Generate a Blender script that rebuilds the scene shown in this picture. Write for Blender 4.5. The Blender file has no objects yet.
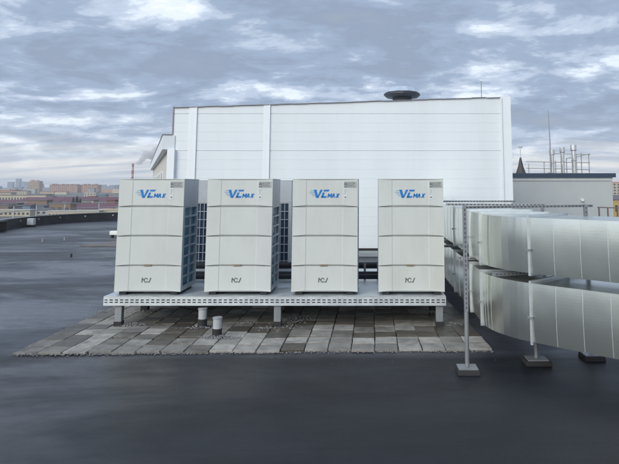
import bpy, math, random
from mathutils import Vector, Matrix
random.seed(7)
R = math.radians
C = bpy.context.scene.collection
scene = bpy.context.scene

# ------------------------------------------------------------------ camera
EYE = 2.07
PITCH = R(7.0)
F_PX, PPX, PPY, W_PX, H_PX = 605.0, 372.0, 111.7, 619.0, 464.0
cam_data = bpy.data.cameras.new('camera')
cam = bpy.data.objects.new('camera', cam_data)
C.objects.link(cam)
cam.location = (0, 0, EYE)
cam.rotation_euler = (math.pi/2 + PITCH, 0, 0)
cam_data.sensor_width = 36.0
cam_data.sensor_fit = 'HORIZONTAL'
cam_data.lens = F_PX / W_PX * 36.0
cam_data.shift_x = -(PPX - W_PX/2) / W_PX
cam_data.shift_y = (PPY - H_PX/2) / W_PX
cam_data.clip_start = 0.1
cam_data.clip_end = 20000
scene.camera = cam
scene.cycles.volume_bounces = 1

# ------------------------------------------------------------------ exposure
scene.view_settings.view_transform = 'Standard'
scene.view_settings.look = 'None'
scene.view_settings.gamma = 1.0
scene.view_settings.use_curve_mapping = False
scene.view_settings.exposure = 0.38

# ------------------------------------------------------------------ light
SUN_DIR = Vector((-0.50, -0.80, 0.50)).normalized()      # towards the sun: behind the camera, a little left
sun_data = bpy.data.lights.new('sun', 'SUN')
sun_data.energy = 1.35
sun_data.angle = R(35)
sun_data.color = (1.0, 0.92, 0.78)
sun = bpy.data.objects.new('sun', sun_data)
C.objects.link(sun)
sun.rotation_euler = SUN_DIR.to_track_quat('Z', 'Y').to_euler()

# ------------------------------------------------------------------ world (sky and clouds)
world = bpy.data.worlds.new('World')
scene.world = world
world.use_nodes = True
nt = world.node_tree
N, L = nt.nodes, nt.links
N.clear()
def wn(t, **k):
    n = N.new(t)
    for a, b in k.items(): setattr(n, a, b)
    return n
def wmath(op, a, b=None, c=None):
    n = wn('ShaderNodeMath', operation=op)
    for i, v in enumerate((a, b, c)):
        if v is None: continue
        if isinstance(v, (int, float)): n.inputs[i].default_value = v
        else: L.new(v, n.inputs[i])
    return n.outputs[0]
def wramp(fac, stops, interp='EASE'):
    n = wn('ShaderNodeValToRGB')
    n.color_ramp.interpolation = interp
    e = n.color_ramp.elements
    e[0].position, e[0].color = stops[0][0], stops[0][1]
    e[1].position, e[1].color = stops[-1][0], stops[-1][1]
    for p, c in stops[1:-1]:
        k = e.new(p); k.color = c
    L.new(fac, n.inputs[0])
    return n.outputs[0]
def wmix(f, a, b, mode='MIX'):
    n = wn('ShaderNodeMix', data_type='RGBA', blend_type=mode)
    for s, v in ((n.inputs[0], f), (n.inputs[6], a), (n.inputs[7], b)):
        if isinstance(v, (int, float)): s.default_value = v
        elif isinstance(v, tuple): s.default_value = v
        else: L.new(v, s)
    return n.outputs[2]
sky = wn('ShaderNodeTexSky', sky_type='NISHITA', sun_disc=False)
sky.sun_elevation = math.asin(SUN_DIR.z)
sky.sun_rotation = math.atan2(SUN_DIR.x, SUN_DIR.y)
sky.air_density = 1.0; sky.dust_density = 1.2
bg_sky = wn('ShaderNodeBackground'); bg_sky.inputs[1].default_value = 0.11
L.new(sky.outputs[0], bg_sky.inputs[0])
tc = wn('ShaderNodeTexCoord')
sp = wn('ShaderNodeSeparateXYZ'); L.new(tc.outputs['Generated'], sp.inputs[0])
zc = wmath('ADD', wmath('MAXIMUM', sp.outputs[2], 0.0), 0.17)
cx = wmath('DIVIDE', sp.outputs[0], zc)
cy = wmath('DIVIDE', sp.outputs[1], zc)
cc = wn('ShaderNodeCombineXYZ'); L.new(cx, cc.inputs[0]); L.new(cy, cc.inputs[1])
def wnoise(scale, detail, rough, dist, off, stretch=(1, 1, 1)):
    m = wn('ShaderNodeMapping'); m.inputs['Location'].default_value = off
    m.inputs['Scale'].default_value = stretch
    L.new(cc.outputs[0], m.inputs[0])
    n = wn('ShaderNodeTexNoise'); n.inputs['Scale'].default_value = scale
    n.inputs['Detail'].default_value = detail; n.inputs['Roughness'].default_value = rough
    n.inputs['Distortion'].default_value = dist
    L.new(m.outputs[0], n.inputs['Vector'])
    return n.outputs['Fac']
n_big = wnoise(1.1, 2.0, 0.5, 0.2, (3.1, 1.7, 0))
n_mid = wnoise(2.1, 9.0, 0.60, 0.25, (7.3, 2.2, 0), (1.0, 1.1, 1))
n_fine = wnoise(5.0, 7.0, 0.6, 0.2, (1.3, 9.2, 0), (1.0, 1.1, 1))
dens = wmath('ADD', wmath('MULTIPLY', n_big, 0.30), wmath('MULTIPLY', n_mid, 0.52))
dens = wmath('ADD', dens, wmath('MULTIPLY', n_fine, 0.21))
# cloud base colour: thick = slate, thin = bright
cloud = wramp(dens, [(0.37, (0.95, 0.97, 0.98, 1)), (0.43, (0.74, 0.82, 0.92, 1)),
                     (0.475, (0.47, 0.555, 0.69, 1)), (0.52, (0.31, 0.395, 0.53, 1)),
                     (0.58, (0.265, 0.33, 0.445, 1)), (0.68, (0.30, 0.355, 0.45, 1))])
# thin, paler layer low over the horizon
elev = sp.outputs[2]
low = wramp(elev, [(0.0, (1, 1, 1, 1)), (0.025, (0.9, 0.9, 0.9, 1)), (0.085, (0.1, 0.1, 0.1, 1)), (0.13, (0, 0, 0, 1))])
strk = wnoise(1.6, 4.0, 0.5, 0.2, (2.3, 5.2, 0), (0.6, 3.0, 1))
lowcol = wramp(strk, [(0.38, (0.95, 0.91, 0.82, 1)), (0.62, (0.54, 0.58, 0.63, 1))])
cloud = wmix(wmath('MULTIPLY', low, 0.85), cloud, lowcol)
# brighter cloud towards the hidden sun
dp = wn('ShaderNodeVectorMath', operation='DOT_PRODUCT')
L.new(tc.outputs['Generated'], dp.inputs[0]); dp.inputs[1].default_value = SUN_DIR
glow = wmath('POWER', wmath('MAXIMUM', dp.outputs['Value'], 0.0), 3.0)
cloud = wmix(1.0, cloud, wramp(glow, [(0, (1, 1, 1, 1)), (1, (1.0, 0.90, 0.76, 1))]), 'MULTIPLY')
bg_cloud = wn('ShaderNodeBackground'); L.new(cloud, bg_cloud.inputs[0])
L.new(wmath('ADD', wmath('MULTIPLY', glow, 2.4), 0.92), bg_cloud.inputs[1])
cover = wramp(dens, [(0.34, (0.35, 0.35, 0.35, 1)), (0.40, (0.95, 0.95, 0.95, 1)), (0.45, (1, 1, 1, 1))])
mx = wn('ShaderNodeMixShader'); L.new(cover, mx.inputs[0])
L.new(bg_sky.outputs[0], mx.inputs[1]); L.new(bg_cloud.outputs[0], mx.inputs[2])
wo = wn('ShaderNodeOutputWorld'); L.new(mx.outputs[0], wo.inputs[0])

# ------------------------------------------------------------------ helpers
CP, SP = math.cos(PITCH), math.sin(PITCH)
def at(px, py, D):
    """world point at forward distance D whose sight line passes the photograph's pixel (used for measuring)"""
    u = (px - PPX) / F_PX; v = (PPY - py) / F_PX
    t = D / (CP - v*SP)
    return Vector((u*t, D, EYE + (SP + v*CP)*t))

class MB:
    def __init__(s): s.v = []; s.f = []
    def face_set(s, vs, fs):
        n = len(s.v); s.v += [tuple(v) for v in vs]; s.f += [tuple(i+n for i in f) for f in fs]; return s
    def box(s, x0, x1, y0, y1, z0, z1):
        return s.face_set([(x0,y0,z0),(x1,y0,z0),(x1,y1,z0),(x0,y1,z0),(x0,y0,z1),(x1,y0,z1),(x1,y1,z1),(x0,y1,z1)],
            [(0,3,2,1),(4,5,6,7),(0,1,5,4),(1,2,6,5),(2,3,7,6),(3,0,4,7)])
    def bar(s, a, b, w, h=None, up=(0,0,1)):
        a = Vector(a); b = Vector(b); h = h or w
        d = (b-a).normalized(); u = Vector(up)
        if abs(d.dot(u)) > 0.99: u = Vector((0,1,0))
        r = d.cross(u).normalized(); u = r.cross(d).normalized()
        vs = [p + r*sx*w/2 + u*sy*h/2 for p in (a, b) for sx, sy in ((-1,-1),(1,-1),(1,1),(-1,1))]
        return s.face_set(vs, [(0,1,2,3),(7,6,5,4),(0,4,5,1),(1,5,6,2),(2,6,7,3),(3,7,4,0)])
    def tube(s, pts, r, n=10, caps=True):
        pts = [Vector(p) for p in pts]; rings = []
        rr = r if isinstance(r, (list, tuple)) else [r]*len(pts)
        for i, p in enumerate(pts):
            d = (pts[min(i+1, len(pts)-1)] - pts[max(i-1, 0)]).normalized()
            u = Vector((0,0,1)) if abs(d.z) < 0.95 else Vector((1,0,0))
            a = d.cross(u).normalized(); b = d.cross(a).normalized()
            rings.append([p + (a*math.cos(2*math.pi*k/n) + b*math.sin(2*math.pi*k/n))*rr[i] for k in range(n)])
        vs = [v for q in rings for v in q]; fs = []
        for i in range(len(rings)-1):
            for k in range(n):
                k2 = (k+1) % n
                fs.append((i*n+k, (i+1)*n+k, (i+1)*n+k2, i*n+k2))
        if caps: fs += [tuple(range(n)), tuple((len(rings)-1)*n + k for k in reversed(range(n)))]
        return s.face_set(vs, fs)
    def lathe(s, prof, n=24, c=(0,0,0), phase=0):
        vs = []; fs = []
        for r, z in prof:
            for k in range(n):
                a = 2*math.pi*k/n + phase
                vs.append((c[0]+r*math.cos(a), c[1]+r*math.sin(a), c[2]+z))
        m = len(prof)
        for i in range(m-1):
            for k in range(n):
                k2 = (k+1) % n
                fs.append((i*n+k, i*n+k2, (i+1)*n+k2, (i+1)*n+k))
        fs += [tuple(reversed(range(n))), tuple((m-1)*n+k for k in range(n))]
        return s.face_set(vs, fs)
    def prism(s, pts, z0, z1):
        n = len(pts)
        vs = [(x, y, z0) for x, y in pts] + [(x, y, z1) for x, y in pts]
        fs = [tuple(reversed(range(n))), tuple(range(n, 2*n))] + [(k, (k+1) % n, n+(k+1) % n, n+k) for k in range(n)]
        return s.face_set(vs, fs)
    def prism_y(s, pts, y0, y1):
        """polygon in the x-z plane (counter-clockwise seen from -Y), extruded from y0 back to y1"""
        n = len(pts)
        vs = [(x, y0, z) for x, z in pts] + [(x, y1, z) for x, z in pts]
        fs = [tuple(range(n)), tuple(reversed(range(n, 2*n)))] + [(k, n+k, n+(k+1) % n, (k+1) % n) for k in range(n)]
        return s.face_set(vs, fs)
    def mesh(s, name, m, smooth=False):
        me = bpy.data.meshes.new(name)
        me.from_pydata(s.v, [], s.f); me.update()
        if m: me.materials.append(m)
        if smooth:
            me.polygons.foreach_set('use_smooth', [True]*len(me.polygons))
        return me
    def build(s, name, m, parent=None, smooth=False, bevel=0, label=None, angle=None):
        o = bpy.data.objects.new(name, s.mesh(name, m, smooth)); C.objects.link(o)
        if parent: o.parent = parent
        if bevel:
            b = o.modifiers.new('bevel', 'BEVEL'); b.width = bevel; b.segments = 2; b.limit_method = 'ANGLE'; b.angle_limit = R(40)
        if label: o['label'] = label
        return o

def build_multi(name, pairs, parent=None, bevel=0):
    v = []; f = []; mi = []
    me = bpy.data.meshes.new(name)
    for k, (mb, m) in enumerate(pairs):
        n = len(v); v += mb.v; f += [tuple(i+n for i in q) for q in mb.f]; mi += [k]*len(mb.f); me.materials.append(m)
    me.from_pydata(v, [], f); me.update(); me.polygons.foreach_set('material_index', mi)
    o = bpy.data.objects.new(name, me); C.objects.link(o)
    if parent: o.parent = parent
    return o

def tag(o, label=None, cat=None, group=None, kind=None):
    if label: o['label'] = label
    if cat: o['category'] = cat
    if group: o['group'] = group
    if kind: o['kind'] = kind
    return o
def empty(name, loc, label, cat, group=None, rz=0):
    o = bpy.data.objects.new(name, None); C.objects.link(o)
    o.location = loc; o.rotation_euler = (0, 0, rz); o.empty_display_size = 0.2
    return tag(o, label, cat, group)
def copy_tree(o, parent=None):
    kids = list(o.children)
    c = o.copy(); C.objects.link(c); c.parent = parent
    for ch in kids: copy_tree(ch, c)
    return c

# ------------------------------------------------------------------ materials
def mat(name, col, rough=0.6, metal=0.0, var=0.08, scale=4.0, bump=0.0, bscale=None, spec=0.5, rvar=0.0,
        stretch=(1,1,1), dirt=None, dirt_amt=0.0, dirt_scale=2.0, objvar=0.0, coat=0.0):
    m = bpy.data.materials.new(name); m.use_nodes = True
    t = m.node_tree; n, l = t.nodes, t.links
    b = n['Principled BSDF']
    b.inputs['Metallic'].default_value = metal
    b.inputs['Roughness'].default_value = rough
    b.inputs['Specular IOR Level'].default_value = spec
    if coat: b.inputs['Coat Weight'].default_value = coat
    tcn = n.new('ShaderNodeTexCoord'); mp = n.new('ShaderNodeMapping')
    mp.inputs['Scale'].default_value = stretch
    oi0 = n.new('ShaderNodeObjectInfo'); sc0 = n.new('ShaderNodeMath'); sc0.operation = 'MULTIPLY'; sc0.inputs[1].default_value = 37.0
    l.new(oi0.outputs['Random'], sc0.inputs[0]); ad0 = n.new('ShaderNodeVectorMath'); ad0.operation = 'ADD'
    l.new(tcn.outputs['Object'], ad0.inputs[0]); l.new(sc0.outputs[0], ad0.inputs[1]); l.new(ad0.outputs[0], mp.inputs[0])
    ns = n.new('ShaderNodeTexNoise'); ns.inputs['Scale'].default_value = scale
    ns.inputs['Detail'].default_value = 8; ns.inputs['Roughness'].default_value = 0.6
    l.new(mp.outputs[0], ns.inputs['Vector'])
    rp = n.new('ShaderNodeMapRange'); rp.inputs[1].default_value = 0.3; rp.inputs[2].default_value = 0.7
    rp.inputs[3].default_value = 1-var; rp.inputs[4].default_value = 1+var
    l.new(ns.outputs['Fac'], rp.inputs[0])
    mu = n.new('ShaderNodeMix'); mu.data_type = 'RGBA'; mu.blend_type = 'MULTIPLY'; mu.inputs[0].default_value = 1
    mu.inputs[6].default_value = (*col, 1)
    last = rp.outputs[0]
    if objvar:
        oi = n.new('ShaderNodeObjectInfo'); r2 = n.new('ShaderNodeMapRange')
        r2.inputs[3].default_value = 1-objvar; r2.inputs[4].default_value = 1+objvar
        l.new(oi.outputs['Random'], r2.inputs[0])
        mm = n.new('ShaderNodeMath'); mm.operation = 'MULTIPLY'
        l.new(last, mm.inputs[0]); l.new(r2.outputs[0], mm.inputs[1]); last = mm.outputs[0]
    l.new(last, mu.inputs[7])
    out = mu.outputs[2]
    if dirt:
        dn = n.new('ShaderNodeTexNoise'); dn.inputs['Scale'].default_value = dirt_scale; dn.inputs['Detail'].default_value = 9
        dn.inputs['Roughness'].default_value = 0.65
        l.new(mp.outputs[0], dn.inputs['Vector'])
        dr = n.new('ShaderNodeMapRange'); dr.inputs[1].default_value = 0.48; dr.inputs[2].default_value = 0.66
        dr.inputs[3].default_value = 0; dr.inputs[4].default_value = dirt_amt
        l.new(dn.outputs['Fac'], dr.inputs[0])
        dm = n.new('ShaderNodeMix'); dm.data_type = 'RGBA'
        l.new(dr.outputs[0], dm.inputs[0]); l.new(out, dm.inputs[6]); dm.inputs[7].default_value = (*dirt, 1)
        out = dm.outputs[2]
    l.new(out, b.inputs['Base Color'])
    if rvar:
        rr = n.new('ShaderNodeMapRange'); rr.inputs[1].default_value = 0.35; rr.inputs[2].default_value = 0.65
        rr.inputs[3].default_value = max(0.03, rough-rvar); rr.inputs[4].default_value = min(1, rough+rvar)
        l.new(ns.outputs['Fac'], rr.inputs[0]); l.new(rr.outputs[0], b.inputs['Roughness'])
    if bump:
        bn = n.new('ShaderNodeTexNoise'); bn.inputs['Scale'].default_value = bscale or scale*4
        bn.inputs['Detail'].default_value = 5
        l.new(mp.outputs[0], bn.inputs['Vector'])
        bp = n.new('ShaderNodeBump'); bp.inputs['Strength'].default_value = 1.0; bp.inputs['Distance'].default_value = bump
        l.new(bn.outputs['Fac'], bp.inputs['Height']); l.new(bp.outputs[0], b.inputs['Normal'])
    return m

M = {}
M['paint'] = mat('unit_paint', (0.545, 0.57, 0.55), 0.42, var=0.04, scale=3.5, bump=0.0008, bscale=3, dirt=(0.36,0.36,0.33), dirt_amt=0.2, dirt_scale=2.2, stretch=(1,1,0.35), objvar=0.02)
M['paint_side_shade'] = mat('unit_paint_side_shade', (0.40, 0.43, 0.46), 0.45, var=0.05, scale=3, dirt=(0.28,0.29,0.30), dirt_amt=0.3)  # same paint as the fronts, with the sides' bluish shade put into the colour
M['groove'] = mat('panel_gap', (0.17, 0.18, 0.17), 0.7)
M['guard'] = mat('guard_bars', (0.38, 0.43, 0.48), 0.45, metal=0.3, var=0.08)
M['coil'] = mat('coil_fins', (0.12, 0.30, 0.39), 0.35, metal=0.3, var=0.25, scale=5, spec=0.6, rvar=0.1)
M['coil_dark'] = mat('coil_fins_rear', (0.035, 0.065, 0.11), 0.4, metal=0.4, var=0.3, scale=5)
M['logo'] = mat('logo_blue', (0.003, 0.17, 0.50), 0.4, var=0.03)
M['logo_pale'] = mat('logo_pale_blue', (0.22, 0.36, 0.52), 0.4, var=0.03)
M['mark'] = mat('grey_mark', (0.10, 0.115, 0.12), 0.5, var=0.03)
M['sticker'] = mat('sticker_paper', (0.60, 0.63, 0.64), 0.5, var=0.03)
M['sticker2'] = mat('sticker_silver', (0.40, 0.42, 0.41), 0.5, var=0.05)
M['tan'] = mat('tan_plug', (0.24, 0.19, 0.13), 0.6)
M['black'] = mat('black_rubber', (0.018, 0.018, 0.02), 0.75, var=0.2)
M['insul'] = mat('black_insulation', (0.02, 0.02, 0.024), 0.65, var=0.2, bump=0.002, bscale=12)
M['zinc'] = mat('zinc_plate', (0.62, 0.66, 0.68), 0.42, metal=0.55, var=0.08, scale=6, rvar=0.08, dirt=(0.35,0.37,0.38), dirt_amt=0.4)
M['steel_dull'] = mat('dull_galvanised_post', (0.27, 0.285, 0.30), 0.5, metal=0.5, var=0.12, scale=8, rvar=0.1, stretch=(1,1,0.3))
M['slot'] = mat('slot_dark', (0.07, 0.075, 0.08), 0.8)
M['conc'] = mat('concrete_block', (0.30, 0.31, 0.32), 0.85, var=0.15, scale=10, bump=0.003)
M['gravel'] = mat('gravel_grey', (0.25, 0.25, 0.25), 0.85, var=0.3, scale=14, bump=0.002)
M['paver_dry'] = mat('paver_dry', (0.265, 0.255, 0.235), 0.8, var=0.22, scale=7, bump=0.003, bscale=40, objvar=0.32, dirt=(0.10,0.10,0.10), dirt_amt=0.6, dirt_scale=4)
M['paver_wet'] = mat('paver_wet', (0.085, 0.074, 0.060), 0.45, var=0.25, scale=7, bump=0.003, bscale=40, objvar=0.32, dirt=(0.045,0.045,0.045), dirt_amt=0.6, dirt_scale=4, rvar=0.12)
M['paver_mid'] = mat('paver_damp', (0.155, 0.147, 0.132), 0.65, var=0.25, scale=7, bump=0.003, bscale=40, objvar=0.32, dirt=(0.075,0.07,0.065), dirt_amt=0.85, dirt_scale=5, rvar=0.1)
M['wall_white'] = mat('white_sandwich_panel', (0.69, 0.735, 0.765), 0.5, var=0.02, scale=1.2, dirt=(0.60,0.64,0.66), dirt_amt=0.28, dirt_scale=1.6, stretch=(1,1,0.12))
M['trim_white'] = mat('white_trim', (0.74, 0.78, 0.805), 0.42, var=0.02)
M['trim_brown'] = mat('brown_flashing', (0.26, 0.24, 0.24), 0.5)
M['soffit'] = mat('pale_soffit', (0.50, 0.50, 0.47), 0.7)
M['wall_cream'] = mat('cream_wall', (0.58, 0.57, 0.52), 0.8, var=0.06)
M['glass'] = mat('dark_glass', (0.04, 0.05, 0.06), 0.1, var=0.3)
M['grey_wall'] = mat('grey_render', (0.44, 0.47, 0.47), 0.75, var=0.04, scale=1.2, bump=0.002, bscale=30)
M['grey_pale'] = mat('pale_grey_band', (0.55, 0.57, 0.57), 0.6)
M['navy'] = mat('navy_flashing', (0.035, 0.055, 0.09), 0.4)
M['parapet'] = mat('parapet_membrane', (0.030, 0.036, 0.046), 0.55, var=0.3, scale=2, bump=0.01, bscale=4, stretch=(1,1,0.4))
M['rail'] = mat('galvanised_rail', (0.42, 0.44, 0.45), 0.5, metal=0.4)
M['rail_brown'] = mat('brown_rail', (0.16, 0.13, 0.12), 0.6)
M['flue'] = mat('polished_flue', (0.72, 0.70, 0.66), 0.22, metal=1.0, var=0.08, rvar=0.06)
M['fan_dark'] = mat('fan_louver', (0.03, 0.035, 0.045), 0.5)
M['fan_top'] = mat('fan_cowl', (0.46, 0.55, 0.64), 0.35, metal=0.2)
M['dark_roof'] = mat('dark_slate', (0.05, 0.05, 0.055), 0.7, var=0.2)
M['patch'] = mat('beige_patch', (0.16, 0.15, 0.145), 0.7, var=0.2, scale=2, dirt=(0.08,0.08,0.08), dirt_amt=0.6)
M['white_box'] = mat('white_plastic', (0.75, 0.76, 0.74), 0.5)

# galvanised duct sheet: wavering reflections, spangle, fine wipe marks
def duct_mat():
    m = bpy.data.materials.new('galvanised_duct_sheet'); m.use_nodes = True
    t = m.node_tree; n, l = t.nodes, t.links; b = n['Principled BSDF']
    tcn = n.new('ShaderNodeTexCoord')
    def noise(scale, det, st=(1,1,1), ro=0.55):
        mp = n.new('ShaderNodeMapping'); mp.inputs['Scale'].default_value = st; l.new(tcn.outputs['Object'], mp.inputs[0])
        q = n.new('ShaderNodeTexNoise'); q.inputs['Scale'].default_value = scale; q.inputs['Detail'].default_value = det
        q.inputs['Roughness'].default_value = ro; l.new(mp.outputs[0], q.inputs['Vector']); return q.outputs['Fac']
    a = noise(1.3, 2, (1,1,0.5)); s = noise(60, 2); st = noise(1.6, 2, (1,1,1.0))
    cr = n.new('ShaderNodeValToRGB'); cr.color_ramp.elements[0].position = 0.3; cr.color_ramp.elements[0].color = (0.66,0.69,0.64,1)
    cr.color_ramp.elements[1].position = 0.7; cr.color_ramp.elements[1].color = (0.76,0.78,0.71,1)
    l.new(a, cr.inputs[0])
    mx = n.new('ShaderNodeMix'); mx.data_type = 'RGBA'; mx.blend_type = 'MULTIPLY'; mx.inputs[0].default_value = 1
    r0 = n.new('ShaderNodeMapRange'); r0.inputs[1].default_value = .3; r0.inputs[2].default_value = .7; r0.inputs[3].default_value = .98; r0.inputs[4].default_value = 1.02
    l.new(s, r0.inputs[0]); l.new(cr.outputs[0], mx.inputs[6]); l.new(r0.outputs[0], mx.inputs[7])
    l.new(mx.outputs[2], b.inputs['Base Color'])
    b.inputs['Metallic'].default_value = 0.95
    r1 = n.new('ShaderNodeMapRange'); r1.inputs[1].default_value = .3; r1.inputs[2].default_value = .7; r1.inputs[3].default_value = .22; r1.inputs[4].default_value = .27
    l.new(st, r1.inputs[0]); l.new(r1.outputs[0], b.inputs['Roughness'])
    w = noise(1.7, 2, (1,1,0.7)); bp = n.new('ShaderNodeBump'); bp.inputs['Distance'].default_value = 0.007; bp.inputs['Strength'].default_value = 1
    l.new(w, bp.inputs['Height'])
    b2 = n.new('ShaderNodeBump'); b2.inputs['Distance'].default_value = 0.0012; l.new(noise(4, 1.5, (1,1,0.6)), b2.inputs['Height'])
    l.new(bp.outputs[0], b2.inputs['Normal']); l.new(b2.outputs[0], b.inputs['Normal'])
    return m
M['duct'] = duct_mat()
M['flange'] = mat('duct_flange', (0.66, 0.70, 0.71), 0.38, metal=0.7, var=0.08, scale=12)

# wet bitumen roof
def roof_mat():
    m = bpy.data.materials.new('wet_bitumen_roof'); m.use_nodes = True
    t = m.node_tree; n, l = t.nodes, t.links; b = n['Principled BSDF']
    tcn = n.new('ShaderNodeTexCoord')
    def noise(scale, det, st=(1,1,1), ro=0.55, loc=(0,0,0), dist=0):
        mp = n.new('ShaderNodeMapping'); mp.inputs['Scale'].default_value = st; mp.inputs['Location'].default_value = loc
        l.new(tcn.outputs['Object'], mp.inputs[0])
        q = n.new('ShaderNodeTexNoise'); q.inputs['Scale'].default_value = scale; q.inputs['Detail'].default_value = det
        q.inputs['Distortion'].default_value = dist
        q.inputs['Roughness'].default_value = ro; l.new(mp.outputs[0], q.inputs['Vector']); return q.outputs['Fac']
    def mth(op, a, c=None, d=None):
        q = n.new('ShaderNodeMath'); q.operation = op
        for i, v in enumerate((a, c, d)):
            if v is None: continue
            if isinstance(v, (int, float)): q.inputs[i].default_value = v
            else: l.new(v, q.inputs[i])
        return q.outputs[0]
    def rng(a, i0, i1, o0, o1):
        q = n.new('ShaderNodeMapRange'); q.inputs[1].default_value = i0; q.inputs[2].default_value = i1
        q.inputs[3].default_value = o0; q.inputs[4].default_value = o1; l.new(a, q.inputs[0]); return q.outputs[0]
    sep = n.new('ShaderNodeSeparateXYZ'); l.new(tcn.outputs['Object'], sep.inputs[0])
    wob = noise(0.35, 3)
    yy = mth('ADD', mth('MULTIPLY', sep.outputs[1], 1/1.02), mth('MULTIPLY', mth('ADD', mth('MULTIPLY', sep.outputs[0], 0.012), mth('MULTIPLY', wob, 0.22)), 1.0))
    fr = mth('FRACT', yy)
    seam = mth('MULTIPLY', rng(fr, 0.0, 0.035, 1, 0), 1.0)
    lap = rng(fr, 0.0, 0.10, 1, 0)
    sheet = n.new('ShaderNodeTexWhiteNoise'); sheet.noise_dimensions = '1D'; l.new(mth('FLOOR', yy), sheet.inputs['W'])
    far = rng(sep.outputs[1], 7.6, 7.9, 0, 1)
    near_lap = mth('MULTIPLY', rng(mth('FRACT', mth('ADD', mth('MULTIPLY', sep.outputs[1], 0.98), mth('MULTIPLY', sep.outputs[0], -0.05))), 0.0, 0.02, 0.6, 0), mth('SUBTRACT', 1.0, far))           # the newer, seamless sheet lies nearer than 7.7 m
    seam = mth('MULTIPLY', mth('MULTIPLY', seam, far), rng(noise(1.2, 4, (0.3,1,1)), 0.35, 0.6, 0.25, 1))
    seam = mth('ADD', seam, near_lap)
    grain = noise(150, 3); mot = noise(1.1, 7, (0.5, 1.2, 1), 0.62)
    cr = n.new('ShaderNodeValToRGB')
    cr.color_ramp.elements[0].position = 0.3; cr.color_ramp.elements[0].color = (0.009, 0.0105, 0.014, 1)
    cr.color_ramp.elements[1].position = 0.72; cr.color_ramp.elements[1].color = (0.022, 0.025, 0.032, 1)
    l.new(mot, cr.inputs[0])
    farcol = n.new('ShaderNodeMix'); farcol.data_type = 'RGBA'; farcol.blend_type = 'MULTIPLY'; farcol.inputs[0].default_value = 1
    l.new(cr.outputs[0], farcol.inputs[6])
    k = mth('MULTIPLY', mth('ADD', 1.0, mth('MULTIPLY', far, mth('ADD', 1.0, mth('MULTIPLY', sheet.outputs['Value'], 1.2)))), rng(grain, 0.3, 0.7, 0.6, 1.5))
    l.new(k, farcol.inputs[7])
    sm = n.new('ShaderNodeMix'); sm.data_type = 'RGBA'; l.new(seam, sm.inputs[0]); l.new(farcol.outputs[2], sm.inputs[6]); sm.inputs[7].default_value = (0.009,0.010,0.013,1)
    l.new(sm.outputs[2], b.inputs['Base Color'])
    wet = noise(0.42, 8, (0.6, 1.2, 1), 0.60, (3.4, 1.1, 0), 0.6)
    r = mth('ADD', rng(wet, 0.42, 0.57, 0.30, 0.58), rng(noise(5, 7, (0.7,1.1,1), 0.65), 0.35, 0.65, -0.04, 0.05))
    dull = mth('MULTIPLY', mth('SUBTRACT', 1.0, far), rng(sep.outputs[0], -3.5, -1.0, 0, 1))
    r = mth('ADD', mth('MULTIPLY', r, mth('SUBTRACT', 1.0, mth('MULTIPLY', dull, 0.75))), mth('MULTIPLY', dull, 0.38))
    l.new(r, b.inputs['Roughness'])
    spc = rng(mth('ADD', far, mth('MULTIPLY', rng(sep.outputs[0], -4, -0.5, 1, 0), 0.9)), 0, 1, 0.16, 0.5)
    l.new(spc, b.inputs['Specular IOR Level'])
    bp = n.new('ShaderNodeBump'); bp.inputs['Distance'].default_value = 0.0022
    l.new(mth('MULTIPLY', noise(70, 3), rng(wet, 0.40, 0.60, 0.15, 1)), bp.inputs['Height'])
    b2 = n.new('ShaderNodeBump'); b2.inputs['Distance'].default_value = 0.008
    l.new(mth('ADD', mth('MULTIPLY', mth('MULTIPLY', lap, far), 0.5), noise(1.5, 3, (0.4,1,1))), b2.inputs['Height'])
    l.new(bp.outputs[0], b2.inputs['Normal']); l.new(b2.outputs[0], b.inputs['Normal'])
    return m
M['roof'] = roof_mat()

# ------------------------------------------------------------------ the setting
CITY = -20.0
import itertools
g = MB().face_set([(-9000,-9000,CITY),(9000,-9000,CITY),(9000,9000,CITY),(-9000,9000,CITY)], [(0,1,2,3)])
tag(g.build('ground', mat('city_ground', (0.11, 0.11, 0.10), 0.95, var=0.5, scale=0.01)), kind='structure')

# the roof we stand on, with a rounded far left corner
curve = [(-13.5,-8),(-14.2,4),(-15.2,14),(-16.4,22),(-17.3,27),(-17.95,30.2),(-18.05,32.6),(-17.6,34.8),(-16.6,36.5),(-15.2,37.7),(-13.0,38.6),(-9,39.3),(-4,39.6),(6,39.8)]
def smooth_line(p, k=4):
    q = []
    for i in range(len(p)-1):
        p0, p1, p2, p3 = (Vector(p[max(i-1,0)]), Vector(p[i]), Vector(p[i+1]), Vector(p[min(i+2,len(p)-1)]))
        for j in range(k):
            t = j/k
            q.append(0.5*((2*p1)+(p2-p0)*t+(2*p0-5*p1+4*p2-p3)*t*t+(3*p1-p0-3*p2+p3)*t*t*t))
    q.append(Vector(p[-1])); return [(v.x, v.y) for v in q]
cs = smooth_line(curve)
poly = list(reversed(cs + [(20, 39.8), (20, -8)]))
tag(MB().prism(poly, CITY+0.02, 0.0).build('roof_deck', M['roof']), kind='structure')

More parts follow.
